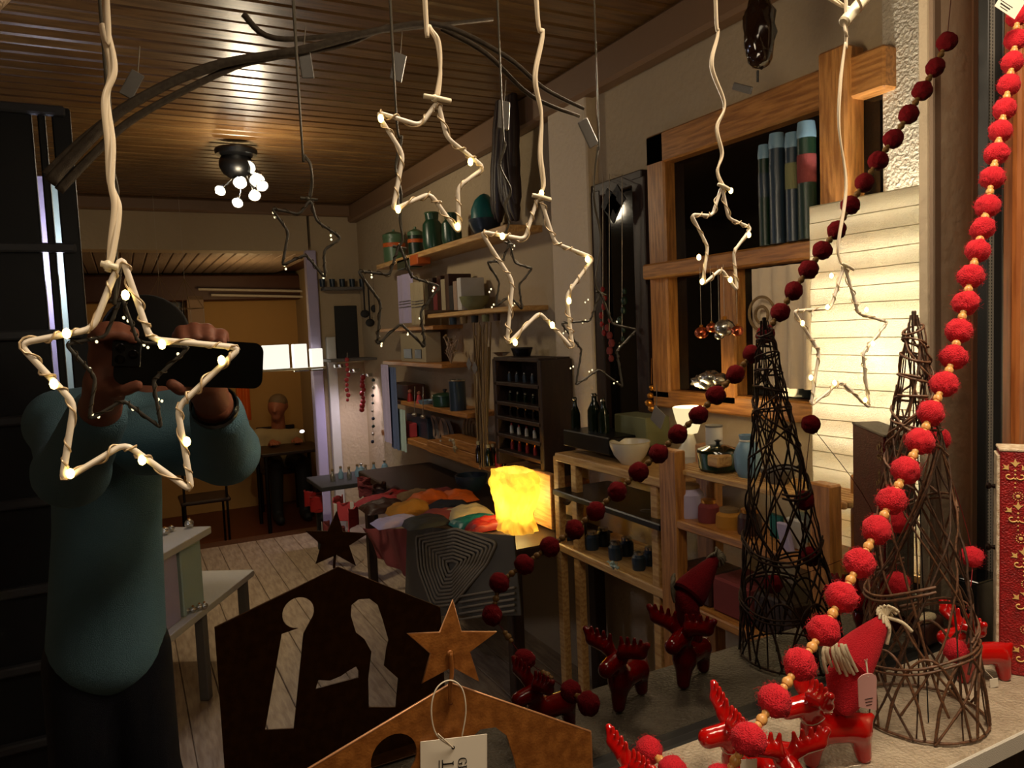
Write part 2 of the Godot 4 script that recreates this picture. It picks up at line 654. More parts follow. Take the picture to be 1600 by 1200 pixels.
	mat("cream cloth", Color(0.72, 0.66, 0.52), 0.9, 0.0, "cloth", 12.0)
	mat("sage cloth", Color(0.5, 0.5, 0.34), 0.9, 0.0, "cloth", 12.0)
	mat("mustard", Color(0.68, 0.46, 0.12), 0.8)
	mat("brown leather", Color(0.22, 0.1, 0.05), 0.5)
	mat("straw", Color(0.5, 0.4, 0.26), 0.85)
	mat("bottle green", Color(0.04, 0.09, 0.045), 0.1)
	mat("bottle brown", Color(0.1, 0.045, 0.02), 0.1)
	mat("pale blue", Color(0.45, 0.58, 0.66), 0.4)
	mat("grey blue", Color(0.14, 0.2, 0.25), 0.35)
	mat("rug grey", Color(0.34, 0.31, 0.25), 0.95)
	mat("rug pale", Color(0.5, 0.45, 0.36), 0.95)
	mat("night pane", Color(0.008, 0.01, 0.012), 0.06)
	mat("skin", Color(0.62, 0.38, 0.29), 0.55)
	mat("shirt blue", Color(0.42, 0.58, 0.65), 0.85, 0.0, "cloth", 8.0)
	mat("hair dark", Color(0.035, 0.025, 0.02), 0.95)
	mat("hair grey", Color(0.45, 0.38, 0.3), 0.7)
	mat("phone body", Color(0.012, 0.016, 0.018), 0.3)
	glow("lamp disc", Color(1.0, 0.97, 0.86), 14.0)
	glow("cold disc", Color(0.95, 0.95, 1.0), 10.0)
	glow("box light", Color(1.0, 0.98, 0.92), 2.6)
	glow("bulb glow", Color(1.0, 0.95, 0.8), 22.0)
	var ya := glow("amber crumple", Color(1.0, 0.8, 0.3), 0.05, Color(0.95, 0.87, 0.55))
	ya.backlight_enabled = true
	ya.backlight = Color(1.0, 0.88, 0.45)
	ya.normal_enabled = true
	ya.normal_texture = tex["plaster"]
	ya.uv1_triplanar = true
	ya.uv1_scale = Vector3.ONE * 9.0
	glow("shade glow", Color(1.0, 0.9, 0.66), 2.4)

# ---------------------------------------------------------------- the setting
func setting():
	var mb := MB.new()
	mb.box(Vector3(-0.25, 2.58, -2.4), Vector3(4.1, 0.1, 10.4))
	var ceil_ := struct("ceiling", mb, M["beam"], "dark planked wooden ceiling of the shop")
	var plank := {}
	for k in 60:
		var z := -5.06 + k * 0.0866
		var len_ := 3.9
		var key := "ceiling wood" if rng.randf() < 0.6 else "ceiling wood pale"
		if not plank.has(key):
			var pb := MB.new()
			pb.box(Vector3.ZERO, Vector3(len_, 0.03, 0.080), 0.007)
			plank[key] = pb.mesh()
		put(ceil_, "plank", plank[key], M[key], Vector3(-0.27, 2.515 + rng.randf_range(-0.0015, 0.0015), z + 0.043))
	mb = MB.new()
	mb.box(Vector3(-0.25, -0.2, -1.25), Vector3(4.1, 0.4, 8.1))
	var fl := struct("floor", mb, M["beam"], "shop floor of pale boards")
	var fb := MB.new()
	fb.box(Vector3.ZERO, Vector3(0.128, 0.02, 5.4), 0.003)
	var fm := fb.mesh()
	for k in 27:
		put(fl, "plank", fm, M["floor wood"], Vector3(-1.75 + k * 0.13, 0.0, -2.42 + 0.0))
	mb = MB.new()
	mb.box(Vector3(0, FB - 0.03, -6.5), Vector3(4.6, 0.06, 2.4))
	struct("floor_back_room", mb, M["terracotta"], "red brown tiled floor of the back room")
	# right wall, one piece from end to end, and the rough plaster stretch by the window
	mb = MB.new()
	mb.box(Vector3(1.74, 1.25, -2.4), Vector3(0.12, 2.52, 10.4))
	struct("wall_right", mb, M["wall paint"], "cream wall with shelves on the right")
	mb = MB.new()
	mb.box(Vector3(1.672, 1.75, -0.36), Vector3(0.03, 1.6, 0.34), 0.004)
	struct("wall_plaster", mb, M["wall rough"], "rough white plaster strip beside the window")
	mb = MB.new()
	mb.box(Vector3(-2.25, 1.25, -2.4), Vector3(0.12, 2.52, 10.4))
	struct("wall_left", mb, M["wall paint"])
	mb = MB.new()
	mb.box(Vector3(-0.25, 1.25, 2.75), Vector3(4.1, 2.52, 0.12))
	struct("wall_front", mb, M["wall paint"])
	# back wall with its wide opening
	mb = MB.new()
	mb.box(Vector3(-1.2, 1.25, -5.2), Vector3(2.0, 2.52, 0.2))
	mb.box(Vector3(1.5, 1.25, -5.2), Vector3(0.36, 2.52, 0.2))
	mb.box(Vector3(0.55, 2.33, -5.2), Vector3(1.5, 0.36, 0.2))
	struct("wall_back", mb, M["wall paint"], "cream end wall above and beside the wide opening")
	mb = MB.new()
	mb.box(Vector3(0.0, 1.05, -7.6), Vector3(4.6, 2.92, 0.12))
	mb.box(Vector3(2.2, 1.05, -6.4), Vector3(0.1, 2.92, 2.4))
	mb.box(Vector3(-2.2, 1.05, -6.4), Vector3(0.1, 2.92, 2.4))
	struct("wall_back_room", mb, M["back wall paint"], "amber lit wall of the back room")
	mb = MB.new()
	mb.box(Vector3(0, 2.25, -6.45), Vector3(4.6, 0.1, 2.4))
	var c2 := struct("ceiling_back_room", mb, M["beam"], "grey planked ceiling of the back room")
	var qb := MB.new()
	qb.box(Vector3.ZERO, Vector3(0.084, 0.02, 2.2), 0.006)
	var qm := qb.mesh()
	for k in 28:
		put(c2, "plank", qm, M["back ceiling wood"], Vector3(-1.0 + k * 0.09, 2.19, -6.42))
	mb = MB.new()
	mb.box(Vector3(0, 2.03, -7.42), Vector3(4.2, 0.25, 0.24), 0.01)
	struct("trim_beam", mb, M["beam"], "dark brown beam across the back room")
	mb = MB.new()
	mb.box(Vector3(1.645, 2.435, -2.3), Vector3(0.07, 0.13, 5.6), 0.012)
	mb.box(Vector3(-0.2, 2.455, -5.07), Vector3(3.8, 0.09, 0.06), 0.012)
	struct("trim_cornice", mb, M["cornice"], "brown cornice board along the top of the walls")
	# pilaster between the shelves and the small dark window
	var a := X(866, 400, 1.64)
	var b := X(925, 400, 1.64)
	mb = MB.new()
	mb.box(Vector3(1.66, 1.7, (a.z + b.z) / 2), Vector3(0.06, 1.5, b.z - a.z), 0.006)
	struct("trim_pilaster", mb, M["reveal paint"], "grey beige pilaster beside the small dark window")

func window_glass():
	# wall round the window
	var mb := MB.new()
	mb.box(Vector3(-1.4, 1.25, -0.03), Vector3(1.6, 2.5, 0.1))
	mb.box(Vector3(0.35, 2.4, -0.03), Vector3(1.9, 0.24, 0.1))
	mb.box(Vector3(0.2, 0.45, 0.03), Vector3(2.3, 0.9, 0.2))
	mb.box(Vector3(1.56, 1.25, 0.02), Vector3(0.3, 2.5, 0.16))
	struct("wall_window", mb, M["dark wood"])
	var w := Node3D.new()
	w.name = "window_1"
	add_child(w)
	tag(w, "large shop window pane with metal spacer and brown wooden stile", "", "", "structure")
	var xe: float = P(1546, 400, 0.0).x
	for z in [-0.004, -0.016, -0.028]:
		mb = MB.new()
		var zz: float = z
		mb.face([Vector3(-0.62, SILL, zz), Vector3(xe, SILL, zz), Vector3(xe, 2.3, zz), Vector3(-0.62, 2.3, zz)], Vector3.BACK)
		part(w, "glass_pane", mb, M["glass pane"])
	# spacer bar of the double glazing with its two rows of holes, black gaskets, stile in two tones
	var x1: float = P(1560, 400, 0.0).x
	var x2: float = P(1580, 400, 0.004).x
	mb = MB.new()
	mb.box(Vector3(xe + 0.001, 1.65, -0.010), Vector3(0.004, 1.34, 0.016), 0.001)
	mb.box(Vector3(x1 + 0.0015, 1.65, -0.002), Vector3(0.005, 1.34, 0.016), 0.001)
	part(w, "gasket", mb, M["gasket"])
	mb = MB.new()
	mb.box(Vector3((xe + x1) / 2, 1.65, -0.012), Vector3(x1 - xe, 1.34, 0.012), 0.001)
	var sp := part(w, "spacer_bar", mb, M["spacer metal"], "perforated grey metal spacer bar")
	mb = MB.new()
	for k in 260:
		for s in [0.32, 0.68]:
			mb.box(Vector3(lerpf(xe + 0.003, x1 - 0.001, s), 1.0 + k * 0.005, -0.0060), Vector3(0.0016, 0.0026, 0.0008))
	var hp := part(sp, "perforation", mb, M["dark hole"])
	hp.set_meta("kind", "stuff")
	mb = MB.new()
	mb.box(Vector3((x1 + x2) / 2 + 0.003, 1.65, -0.013), Vector3(x2 - x1 + 0.002, 1.36, 0.034), 0.002)
	part(w, "inner_stile", mb, M["frame wood"], "dark brown wooden stile")
	mb = MB.new()
	mb.box(Vector3(x2 + 0.08, 1.65, -0.012), Vector3(0.15, 1.36, 0.05), 0.004)
	part(w, "outer_stile", mb, M["frame wood light"], "orange brown wooden stile")
	mb = MB.new()
	mb.box(Vector3(0.28, 2.32, 0.01), Vector3(1.9, 0.06, 0.05), 0.004)
	mb.box(Vector3(-0.64, 1.65, 0.01), Vector3(0.06, 1.36, 0.05), 0.004)
	part(w, "frame_rail", mb, M["frame wood"])
	mb = MB.new()
	mb.box(Vector3(0.28, SILL - 0.012, -0.0155), Vector3(1.86, 0.0225, 0.033), 0.001)
	part(w, "bottom_gasket", mb, M["gasket"])
	# sill
	mb = MB.new()
	mb.box(Vector3(0.25, SILL - 0.014, 0.094), Vector3(2.2, 0.028, 0.188), 0.002)
	mb.box(Vector3(1.25, SILL - 0.014, 0.239), Vector3(0.32, 0.028, 0.102), 0.002)
	var s1 := struct("trim_sill", mb, M["sill paint"], "grey beige painted window sill")
	mb = MB.new()
	mb.box(Vector3(0.25, SILL - 0.013, 0.1895), Vector3(2.2, 0.024, 0.004), 0.0015)
	mb.box(Vector3(1.25, SILL - 0.013, 0.29), Vector3(0.32, 0.024, 0.004), 0.0015)
	part(s1, "front_edge", mb, M["sill edge"], "chipped white front edge")
	mb = MB.new()
	mb.box(Vector3(0.25, SILL - 0.015, -0.10), Vector3(2.2, 0.026, 0.16), 0.002)
	struct("trim_sill_image", mb, dim_for_reflection(M["sill paint"]), "dim mirror image of the sill beyond the glass")  # sill mirrored beyond the glass, reflection dimness put into its colour
	# reveal at the right end of what the pane shows
	mb = MB.new()
	var xr: float = P(1452, 400, -0.11).x
	mb.box(Vector3(xr + 0.1, 1.6, -0.12), Vector3(0.2, 1.75, 0.02), 0.003)
	struct("wall_reveal", mb, M["reveal paint"], "beige window reveal at the right edge of the pane")
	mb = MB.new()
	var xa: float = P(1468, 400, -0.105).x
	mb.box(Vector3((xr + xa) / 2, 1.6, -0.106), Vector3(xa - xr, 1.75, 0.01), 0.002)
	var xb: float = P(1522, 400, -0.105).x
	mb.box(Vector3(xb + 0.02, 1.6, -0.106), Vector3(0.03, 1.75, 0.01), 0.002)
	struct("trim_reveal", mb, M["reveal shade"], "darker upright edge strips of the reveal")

# ---------------------------------------------------------------- wire stars
func wob(path: Array, amp: float) -> Array:
	var r := []
	for p in path:
		r.append(p + Vector3(rng.randf_range(-amp, amp), rng.randf_range(-amp, amp), rng.randf_range(-amp, amp)))
	return r
func smooth(path: Array, per := 5) -> Array:
	var c := Curve3D.new()
	for i in path.size():
		var t: Vector3 = (path[mini(i + 1, path.size() - 1)] - path[maxi(i - 1, 0)]) / 6.0
		c.add_point(path[i], -t, t)
	var r := []
	for i in path.size() - 1:
		for k in per:
			r.append(c.sample(i, float(k) / per))
	r.append(path[-1])
	return r
func corners(poly: Array, r: float) -> Array:   # closed outline with rounded corners
	var out := []
	var n := poly.size()
	for i in n:
		var p: Vector3 = poly[i]
		var a: Vector3 = poly[(i - 1 + n) % n]
		var b: Vector3 = poly[(i + 1) % n]
		var p0 := p + (a - p).limit_length(r)
		var p1 := p + (b - p).limit_length(r)
		for k in 5:
			var t := k / 4.0
			out.append(p0.lerp(p, t).lerp(p.lerp(p1, t), t))
	return out
func star(pts: Array, bulbs: Array, cord: Array, z: float, rw: float, rc: float, label: String, reflected: String, tie_at: Array, lift := 0.0):
	var poly := []
	var base: Vector3 = P(pts[0][0], pts[0][1], z)
	var zf := func(py) -> float: return z + (float(py) - pts[0][1]) * lift
	for q in pts:
		poly.append(P(q[0], q[1], zf.call(q[1])))
	var st := thing("star_light", label, "star light", base, "wire star lights hanging in the window")
	var mb := MB.new()
	var outline := corners(poly, rw * 2.6 + 0.001)
	mb.tube(outline, rw, 8, true)
	part(st, "wire_frame", mb, M["wire white"])
	# thin lead wound round the frame
	mb = MB.new()
	var tw := []
	var ph := rng.randf() * TAU
	var n := outline.size()
	var total := 0.0
	for i in n:
		var a: Vector3 = outline[i]
		var b: Vector3 = outline[(i + 1) % n]
		var steps := maxi(int((b - a).length() / 0.0014), 1)
		var t := (b - a).normalized()
		var u := t.cross(Vector3.BACK).normalized()
		for k in steps:
			total += (b - a).length() / steps
			var g := ph + total * 430.0 + 1.9 * sin(total * 130.0)
			var rr := rw + 0.0006 + 0.0006 * sin(total * 57.0)
			tw.append(a.lerp(b, float(k) / steps) + (u * cos(g) + Vector3.BACK * sin(g)) * rr)
	mb.tube(tw, rw * 0.36, 5, true)
	part(st, "wound_lead", mb, M["twine wire"])
	for q in bulbs:
		var c: Vector3 = P(q[0], q[1], zf.call(q[1]) + rw * 1.4)
		mb = MB.new()
		mb.ball(c, Vector3(0.0021, 0.0029, 0.0021) * (0.4 + 0.6 * rw / 0.0016), 8)
		part(st, "bulb", mb, M["led glow"])
	var cp := []
	for q in cord:
		cp.append(P(q[0], q[1], z))
	var top: Vector3 = P(cord[0][0], cord[0][1], z)
	cp.push_front(Vector3(top.x, 1.99, z))
	var sm := smooth(cp, 8)
	mb = MB.new()
	for s in [0.0, PI]:
		var strand := []
		for i in sm.size():
			var g: float = s + i * 0.16
			strand.append(sm[i] + Vector3(cos(g), 0, sin(g)) * rc * 0.42)
		mb.tube(strand, rc * 0.66, 7)
	part(st, "hanging_cord", mb, M["cord plastic"])
	mb = MB.new()
	var ta: Vector3 = P(tie_at[0], tie_at[1], z + 0.002)
	var tb: Vector3 = P(tie_at[2], tie_at[3], z + 0.002)
	mb.tube([ta, ta.lerp(tb, 0.5) + Vector3(0, 0, 0.001), tb], rw * 1.1, 6)
	mb.ball(ta.lerp(tb, 0.4), Vector3.ONE * rw * 1.7, 8, null)
	part(st, "tie", mb, M["connector plastic"], "pale plastic tie strip")
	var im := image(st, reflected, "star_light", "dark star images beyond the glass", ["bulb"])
	# glowing balls added in pairs as each bulb's double reflection in the glazing
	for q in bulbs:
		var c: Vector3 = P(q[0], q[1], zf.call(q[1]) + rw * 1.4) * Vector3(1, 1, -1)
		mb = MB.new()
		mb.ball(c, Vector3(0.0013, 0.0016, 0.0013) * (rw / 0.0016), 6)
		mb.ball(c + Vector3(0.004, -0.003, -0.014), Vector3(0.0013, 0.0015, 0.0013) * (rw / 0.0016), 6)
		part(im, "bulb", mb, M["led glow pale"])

func stars():
	star([[190, 400], [235, 530], [376, 543], [277, 637], [300, 768], [195, 693], [97, 752], [116, 630], [29, 537], [145, 514]],
		[[196, 461], [84, 600], [110, 740], [222, 719], [292, 690], [346, 563], [253, 538], [104, 521]],
		[[165, 0], [163, 40], [176, 108], [165, 155], [172, 222], [173, 285], [182, 325], [175, 388], [170, 425]], 0.2, 0.00185, 0.0028,
		"large lit white wire star hanging at the left, in front of the phone", "dark wire star image in the glass, inside the large left star", [158, 412, 184, 418])
	star([[684, 158], [698, 215], [757, 262], [715, 293], [718, 366], [672, 302], [614, 328], [630, 241], [588, 175], [657, 196]],
		[[595, 185], [735, 253], [715, 354], [622, 327]],
		[[664, 0], [670, 40], [684, 65], [688, 110], [683, 150]], 0.2, 0.0016, 0.002,
		"lit wire star tilted to the right, hanging before the plank ceiling", "dark wire star image in the glass, beside the ceiling spotlights", [662, 150, 704, 158])
	star([[842, 303], [867, 380], [927, 403], [885, 462], [895, 545], [843, 488], [792, 539], [801, 439], [751, 362], [820, 374]],
		[[785, 369], [918, 405], [889, 470], [863, 508], [805, 535], [846, 302]],
		[[838, 0], [848, 50], [836, 120], [846, 180], [844, 240], [849, 290], [840, 308]], 0.17, 0.0016, 0.002,
		"lit wire star hanging in the middle of the window", "dark wire star image in the glass, before the shelf of towels", [832, 305, 860, 312])
	star([[1128, 290], [1138, 341], [1174, 356], [1146, 394], [1152, 455], [1127, 420], [1097, 446], [1106, 386], [1080, 335], [1113, 337]],
		[[1142, 298], [1092, 402], [1097, 440], [1170, 367], [1141, 437]],
		[[1118, 0], [1122, 50], [1112, 103], [1132, 163], [1120, 200], [1128, 240], [1121, 268], [1129, 290]], 0.2, 0.0014, 0.0017,
		"smallest lit wire star, hanging before the pine framed window", "small dark wire star image in the glass, right of the towel shelf", [1122, 288, 1140, 296])
	star([[1319, 413], [1341, 490], [1387, 503], [1348, 552], [1358, 637], [1313, 596], [1267, 634], [1280, 550], [1240, 486], [1298, 482]],
		[[1299, 431], [1293, 480], [1254, 505], [1267, 590], [1304, 598], [1354, 484], [1364, 537], [1352, 625]],
		[[1322, 40], [1320, 70], [1313, 130], [1311, 200], [1322, 290], [1310, 380], [1312, 406], [1319, 414]], 0.205, 0.0014, 0.0015,
		"grey looking wire star hanging in front of the white paper lantern", "dark wire star image in the glass, before the small dark window", [1316, 412, 1334, 421])
	# the joiner at the top right and the leads that run into it
	var mb := MB.new()
	var a := P(1318, 36, 0.205)
	var b := P(1352, -4, 0.205)
	var d := (b - a)
	var B := Basis(Quaternion(Vector3.UP, d.normalized()))
	var l := d.length()
	mb.lathe([Vector2(0, 0), Vector2(0.0042, 0.0), Vector2(0.0056, 0.002), Vector2(0.0056, l - 0.002), Vector2(0.0042, l), Vector2(0, l)], a, 14, B)
	var t := thing("cable_joiner", "white plastic cable joiner with looped leads at the top right", "cable joiner", a)
	part(t, "sleeve", mb, M["connector plastic"])
	mb = MB.new()
	mb.tube(smooth([P(1262, -22, 0.2), P(1296, -2, 0.2), P(1318, 10, 0.2), P(1345, 14, 0.21), P(1340, -2, 0.215)]), 0.0015, 6)
	mb.tube(smooth([P(1290, -16, 0.2), P(1312, 4, 0.2), P(1334, 16, 0.205), P(1348, 8, 0.21)]), 0.0013, 6)
	mb.tube(smooth([P(1319, 36, 0.205), P(1321, 50, 0.207), P(1324, 58, 0.205)]), 0.0014, 6)
	part(t, "lead", mb, M["cord plastic"])

# ---------------------------------------------------------------- felt ball garlands
var ball_mesh := []
var bead_mesh: Mesh
func make_balls():
	for k in 4:
		var n := FastNoiseLite.new()
		n.seed = 20 + k
		n.frequency = 0.55
		n.fractal_octaves = 3
		var mb := MB.new()
		mb.ball(Vector3.ZERO, Vector3.ONE * 0.0147, 26, n, 0.15)
		var fz := MB.new()
		for i in 190:
			var d := Vector3(rng.randfn(), rng.randfn(), rng.randfn()).normalized()
			var side := d.cross(Vector3(rng.randfn(), rng.randfn(), rng.randfn())).normalized()
			var len_ := 0.002 + 0.003 * rng.randf() * rng.randf() * (2.2 if i % 9 == 0 else 1.0)
			fz.tube([d * 0.0144, d * (0.0148 + len_ * 0.5) + side * len_ * 0.4, d * (0.0148 + len_ * 0.7) + side * len_], 0.00009, 3)
		ball_mesh.append([mb.mesh(), fz.mesh()])
	var bb := MB.new()
	bb.lathe([Vector2(0.0012, -0.0042), Vector2(0.0036, -0.0038), Vector2(0.0049, -0.0015), Vector2(0.005, 0.0012), Vector2(0.0037, 0.0038), Vector2(0.0012, 0.0042)], Vector3.ZERO, 12)
	bead_mesh = bb.mesh()
func felt_ball(parent: Node3D, at: Vector3, base: Vector3, s := 1.0):
	var v: Array = ball_mesh[rng.randi() % 4]
	var B := Basis.from_euler(Vector3(rng.randf() * TAU, rng.randf() * TAU, rng.randf() * TAU)).scaled_local(Vector3(1.02, 0.92, 1.0) * s)
	var o := put(parent, "felt_ball", v[0], M["red felt"], at - base, B)
	var f := put(o, "fuzz", v[1], M["red fuzz"], Vector3.ZERO)
	f.set_meta("kind", "stuff")
func strand(parent: Node3D, ps: Array, base: Vector3, beads := true):
	for i in ps.size() - 1:
		var a: Vector3 = ps[i]
		var b: Vector3 = ps[i + 1]
		var d := (b - a).normalized()
		var B := Basis(Quaternion(Vector3.UP, d))
		var gap := (b - a).length() - 0.027
		if not beads or gap > 0.06:
			continue
		var n := 3 if gap > 0.009 else 2
		for k in n:
			var s := 0.72 if k != n / 2 else 0.98
			var hgt := 0.0075 * s
			var off := (k - (n - 1) / 2.0) * 0.0066
			put(parent, "wooden_bead", bead_mesh, M["bead wood"], (a + b) / 2 + d * off - base, B.scaled_local(Vector3.ONE * s))
	var mb := MB.new()
	mb.tube(ps, 0.0006, 5)
	part(parent, "thread", mb, M["red string"])
func garlands():
	make_balls()
	var px := [[1590, 25], [1587, 62], [1582, 97], [1576, 133], [1570, 170], [1563, 205], [1557, 240], [1550, 278], [1543, 322], [1535, 357], [1527, 392], [1517, 432], [1509, 473], [1498, 517], [1490, 558], [1475, 600], [1455, 645], [1438, 690], [1415, 735], [1393, 782], [1370, 828], [1343, 880], [1315, 933], [1287, 985], [1250, 1038], [1210, 1095], [1170, 1155]]
	var ps := []
	for i in px.size():
		var t := i / 26.0
		var z := lerpf(0.052, 0.075, t / 0.12) if t < 0.12 else 0.075 + 0.163 * pow((t - 0.12) / 0.88, 0.92)
		ps.append(P(px[i][0], px[i][1], z))
	var low := [[1128, 1222, 0.225], [1088, 1240, 0.17], [1051, 1204, 0.10], [1014, 1172, 0.06]]
	for q in low:
		ps.append(P(q[0], q[1], q[2]))
	ps.push_front(ps[0] + Vector3(0.004, 0.12, -0.01))
	var base: Vector3 = ps[15]
	var g := thing("garland", "red felt ball garland with wooden beads, draped in front of the wicker cone", "garland", base)
	for i in range(1, ps.size()):
		felt_ball(g, ps[i], base)
	strand(g, ps, base)
	image(g, "dim dark red garland image running down behind the glass", "garland", "", ["fuzz"])
	# the tail that hangs behind and inside the cone
	var q2 := [[1466, 686, 0.10], [1403, 815, 0.075], [1519, 870, 0.075], [1403, 911, 0.07], [1493, 1017, 0.145]]
	var p2 := []
	for q in q2:
		p2.append(P(q[0], q[1], q[2]))
	g = thing("garland", "end of a red felt garland wound round the back of the wicker cone", "garland", p2[0])
	for p in p2:
		felt_ball(g, p, p2[0], 0.98)
	var mb := MB.new()
	mb.tube(smooth([p2[0], p2[1], p2[3]], 8), 0.0005, 5)
	mb.tube(smooth([p2[0], p2[2], p2[4]], 8), 0.0005, 5)
	part(g, "thread", mb, M["red string"])
	image(g, "dim dark red felt balls in the glass, round the cone's image", "garland", "", ["fuzz"])
	# its paper label at the top right corner
	var c := P(1578, 6, 0.075)
	mb = MB.new()
	var B := Basis.from_euler(Vector3(0.1, -0.45, -0.55))
	mb.box(c, Vector3(0.034, 0.026, 0.0006), 0.0, B)
	var t := thing("price_tag", "white printed paper tag above the top ball of the garland", "price tag", c)
	part(t, "card", mb, M["white card"])
	mb = MB.new()
	for r in [[-0.006, 0.016, 0.0016], [-0.0095, 0.012, 0.0008], [-0.0025, 0.02, 0.0008]]:
		mb.box(c + B * Vector3(-0.004, r[0], 0.0005), Vector3(r[1], r[2], 0.0003), 0.0, B)
	part(t, "print", mb, M["ink"]).set_meta("kind", "stuff")

# ---------------------------------------------------------------- wicker cone
func wicker():
	var c := Vector3(0.87, SILL + 0.002, 0.103)
	var tip := P(1428, 492, 0.118)
	var H := tip.y - c.y
	var R := 0.0755
	var t := thing("wicker_cone", "brown woven willow cone tree standing on the window sill", "wicker cone", c)
	var at := func(g: float, h: float, out: float) -> Vector3:   # g angle, h 0 foot .. 1 tip
		var r := R * (1.0 - 0.91 * pow(h, 0.95)) * (1.0 + 0.10 * sin(h * PI)) + out
		var ax := c.lerp(tip, h)
		return ax + Vector3(cos(g) * r, 0, sin(g) * r)
	var twig := func(called: String, pts: Array, r0: float, r1: float, m: String):
		var mb := MB.new()
		var rr := []
		for i in pts.size():
			rr.append(lerpf(r0, r1, float(i) / (pts.size() - 1)) * (1.0 + 0.13 * sin(i * 1.7 + r0 * 9000.0)))
		mb.tube(pts, rr, 6)
		part(t, called, mb, M[m])
	# uprights
	for k in 7:
		var pts := []
		var g0 := TAU * k / 7.0 + rng.randf_range(-0.15, 0.15)
		for i in 22:
			var h := i / 21.0
			pts.append(at.call(g0 + 0.05 * sin(h * 6.0 + k), h, -0.0025 + 0.0007 * sin(h * 40.0 + k * 2.0)))
		twig.call("upright_twig", pts, 0.0011, 0.0008, "wicker dark bark")
	# winding twigs in both directions cross into diamonds
	for k in 22:
		var dir := 1.0 if k % 2 else -1.0
		var pts := []
		var g0 := TAU * (k / 2) / 11.0 + rng.randf_range(-0.12, 0.12) + (0.28 if k % 2 else 0.0)
		var h0 := 0.0 if k % 4 < 2 else rng.randf_range(0.02, 0.25)
		var h1 := rng.randf_range(0.72, 0.985)
		var turn := rng.randf_range(2.7, 3.9) * dir
		var w := 0.0008 + 0.0016 * rng.randf()
		var n := 40
		var bend := rng.randf() * TAU
		for i in n:
			var u := float(i) / (n - 1)
			var h := lerpf(h0, h1, u)
			pts.append(at.call(g0 + turn * (u + 0.35 * u * u) * 0.8 + 0.10 * sin(u * 9.0 + bend), h, w * (1.0 if (i + k) % 6 < 3 else 0.2) + 0.0008 * sin(u * 30.0 + k)))
		twig.call("winding_twig", pts, rng.randf_range(0.0014, 0.0019), rng.randf_range(0.0010, 0.0013), "wicker bark" if k % 3 else "wicker dark bark")
	# the upper windings lie close together
	for k in 4:
		var dir := 1.0 if k % 2 else -1.0
		var pts := []
		var g0 := rng.randf() * TAU
		for i in 44:
			var u := i / 43.0
			pts.append(at.call(g0 + dir * u * 7.5, lerpf(0.56 + 0.035 * k, 0.97 - 0.01 * k, u), 0.0022 + 0.0016 * sin(u * 44.0 + k)))
		twig.call("winding_twig", pts, 0.0016, 0.0012, "wicker bark")
	for k in 6:
		var pts := []
		for i in 20:
			var u := i / 19.0
			pts.append(at.call(k * 1.9 + u * (TAU * 1.25) * (1.0 if k % 2 else -1.0), [0.74, 0.8, 0.85, 0.9, 0.935, 0.965][k] + 0.012 * sin(u * 7.0 + k), 0.0022 + 0.0008 * sin(u * 21.0)))
		twig.call("binding_twig", pts, 0.0016, 0.0013, "wicker bark")
	# flat bundles that bind the cone at three heights
	for hh in [[0.17, 0.5, 3.6], [0.335, 2.2, 3.2], [0.52, 4.0, 3.4], [0.24, 5.2, 2.6]]:
		for j in 2:
			var pts := []
			for i in 26:
				var u := i / 25.0
				pts.append(at.call(hh[1] + hh[2] * u, hh[0] + 0.012 * j + 0.03 * sin(u * 5.0 + hh[1]), 0.003 + 0.001 * sin(u * 25.0)))
			twig.call("binding_twig", pts, 0.0019, 0.0015, "wicker bark")
	# foot: a ring and a zigzag of bent twigs
	var ring := []
	for i in 41:
		ring.append(at.call(TAU * i / 40.0, 0.004, 0.0006 * sin(i * 2.0)))
	twig.call("foot_ring", ring, 0.0017, 0.0017, "wicker bark")
	for k in 9:
		var g0 := TAU * k / 9.0 + 0.3
		var pts := []
		for i in 19:
			var u := i / 18.0
			var h := 0.01 + 0.19 * pow(sin(u * PI), 0.6)
			pts.append(at.call(g0 + (u - 0.5) * 1.25, h, 0.0024 - 0.002 * absf(u - 0.5)))
		twig.call("foot_arch", pts, 0.0018, 0.0018, "wicker bark")
	var mb := MB.new()
	mb.tube([c + Vector3(-0.012, 0, 0.02), tip - Vector3(0, 0.05, 0)], 0.0008, 6)
	part(t, "centre_rod", mb, M["black metal"])
	mb = MB.new()
	mb.box(tip + Vector3(0, -0.004, 0), Vector3(0.006, 0.018, 0.004), 0.001)
	part(t, "tip_clamp", mb, M["wicker dark bark"])
	image(t, "black image of the woven willow cone seen in the glass", "wicker_cone")
	# cream and brown bundle behind it
	mb = MB.new()
	var b: Vector3 = Y(1448, 1008, SILL)
	var s := mpp(b)
	mb.sdf([[b + Vector3(-0.012, 0.014, 0), b + Vector3(0.028, 0.016, 0.0), 0.014, 0.013], [b + Vector3(-0.008, 0.03, 0), b + Vector3(0.02, 0.034, 0.0), 0.015, 0.012]], 0.003, 0.008)
	var bt := thing("cloth_bundle", "brown cloth bundle lying on the sill behind the wicker cone", "cloth bundle", b)
	part(bt, "bundle", mb, M["brown leather"])
	mb = MB.new()
	mb.ball(b + Vector3(-0.006, 0.046, 0.004), Vector3(0.02, 0.008, 0.010), 12)
	part(bt, "cream_top", mb, M["cream cloth"], "cream coloured top")

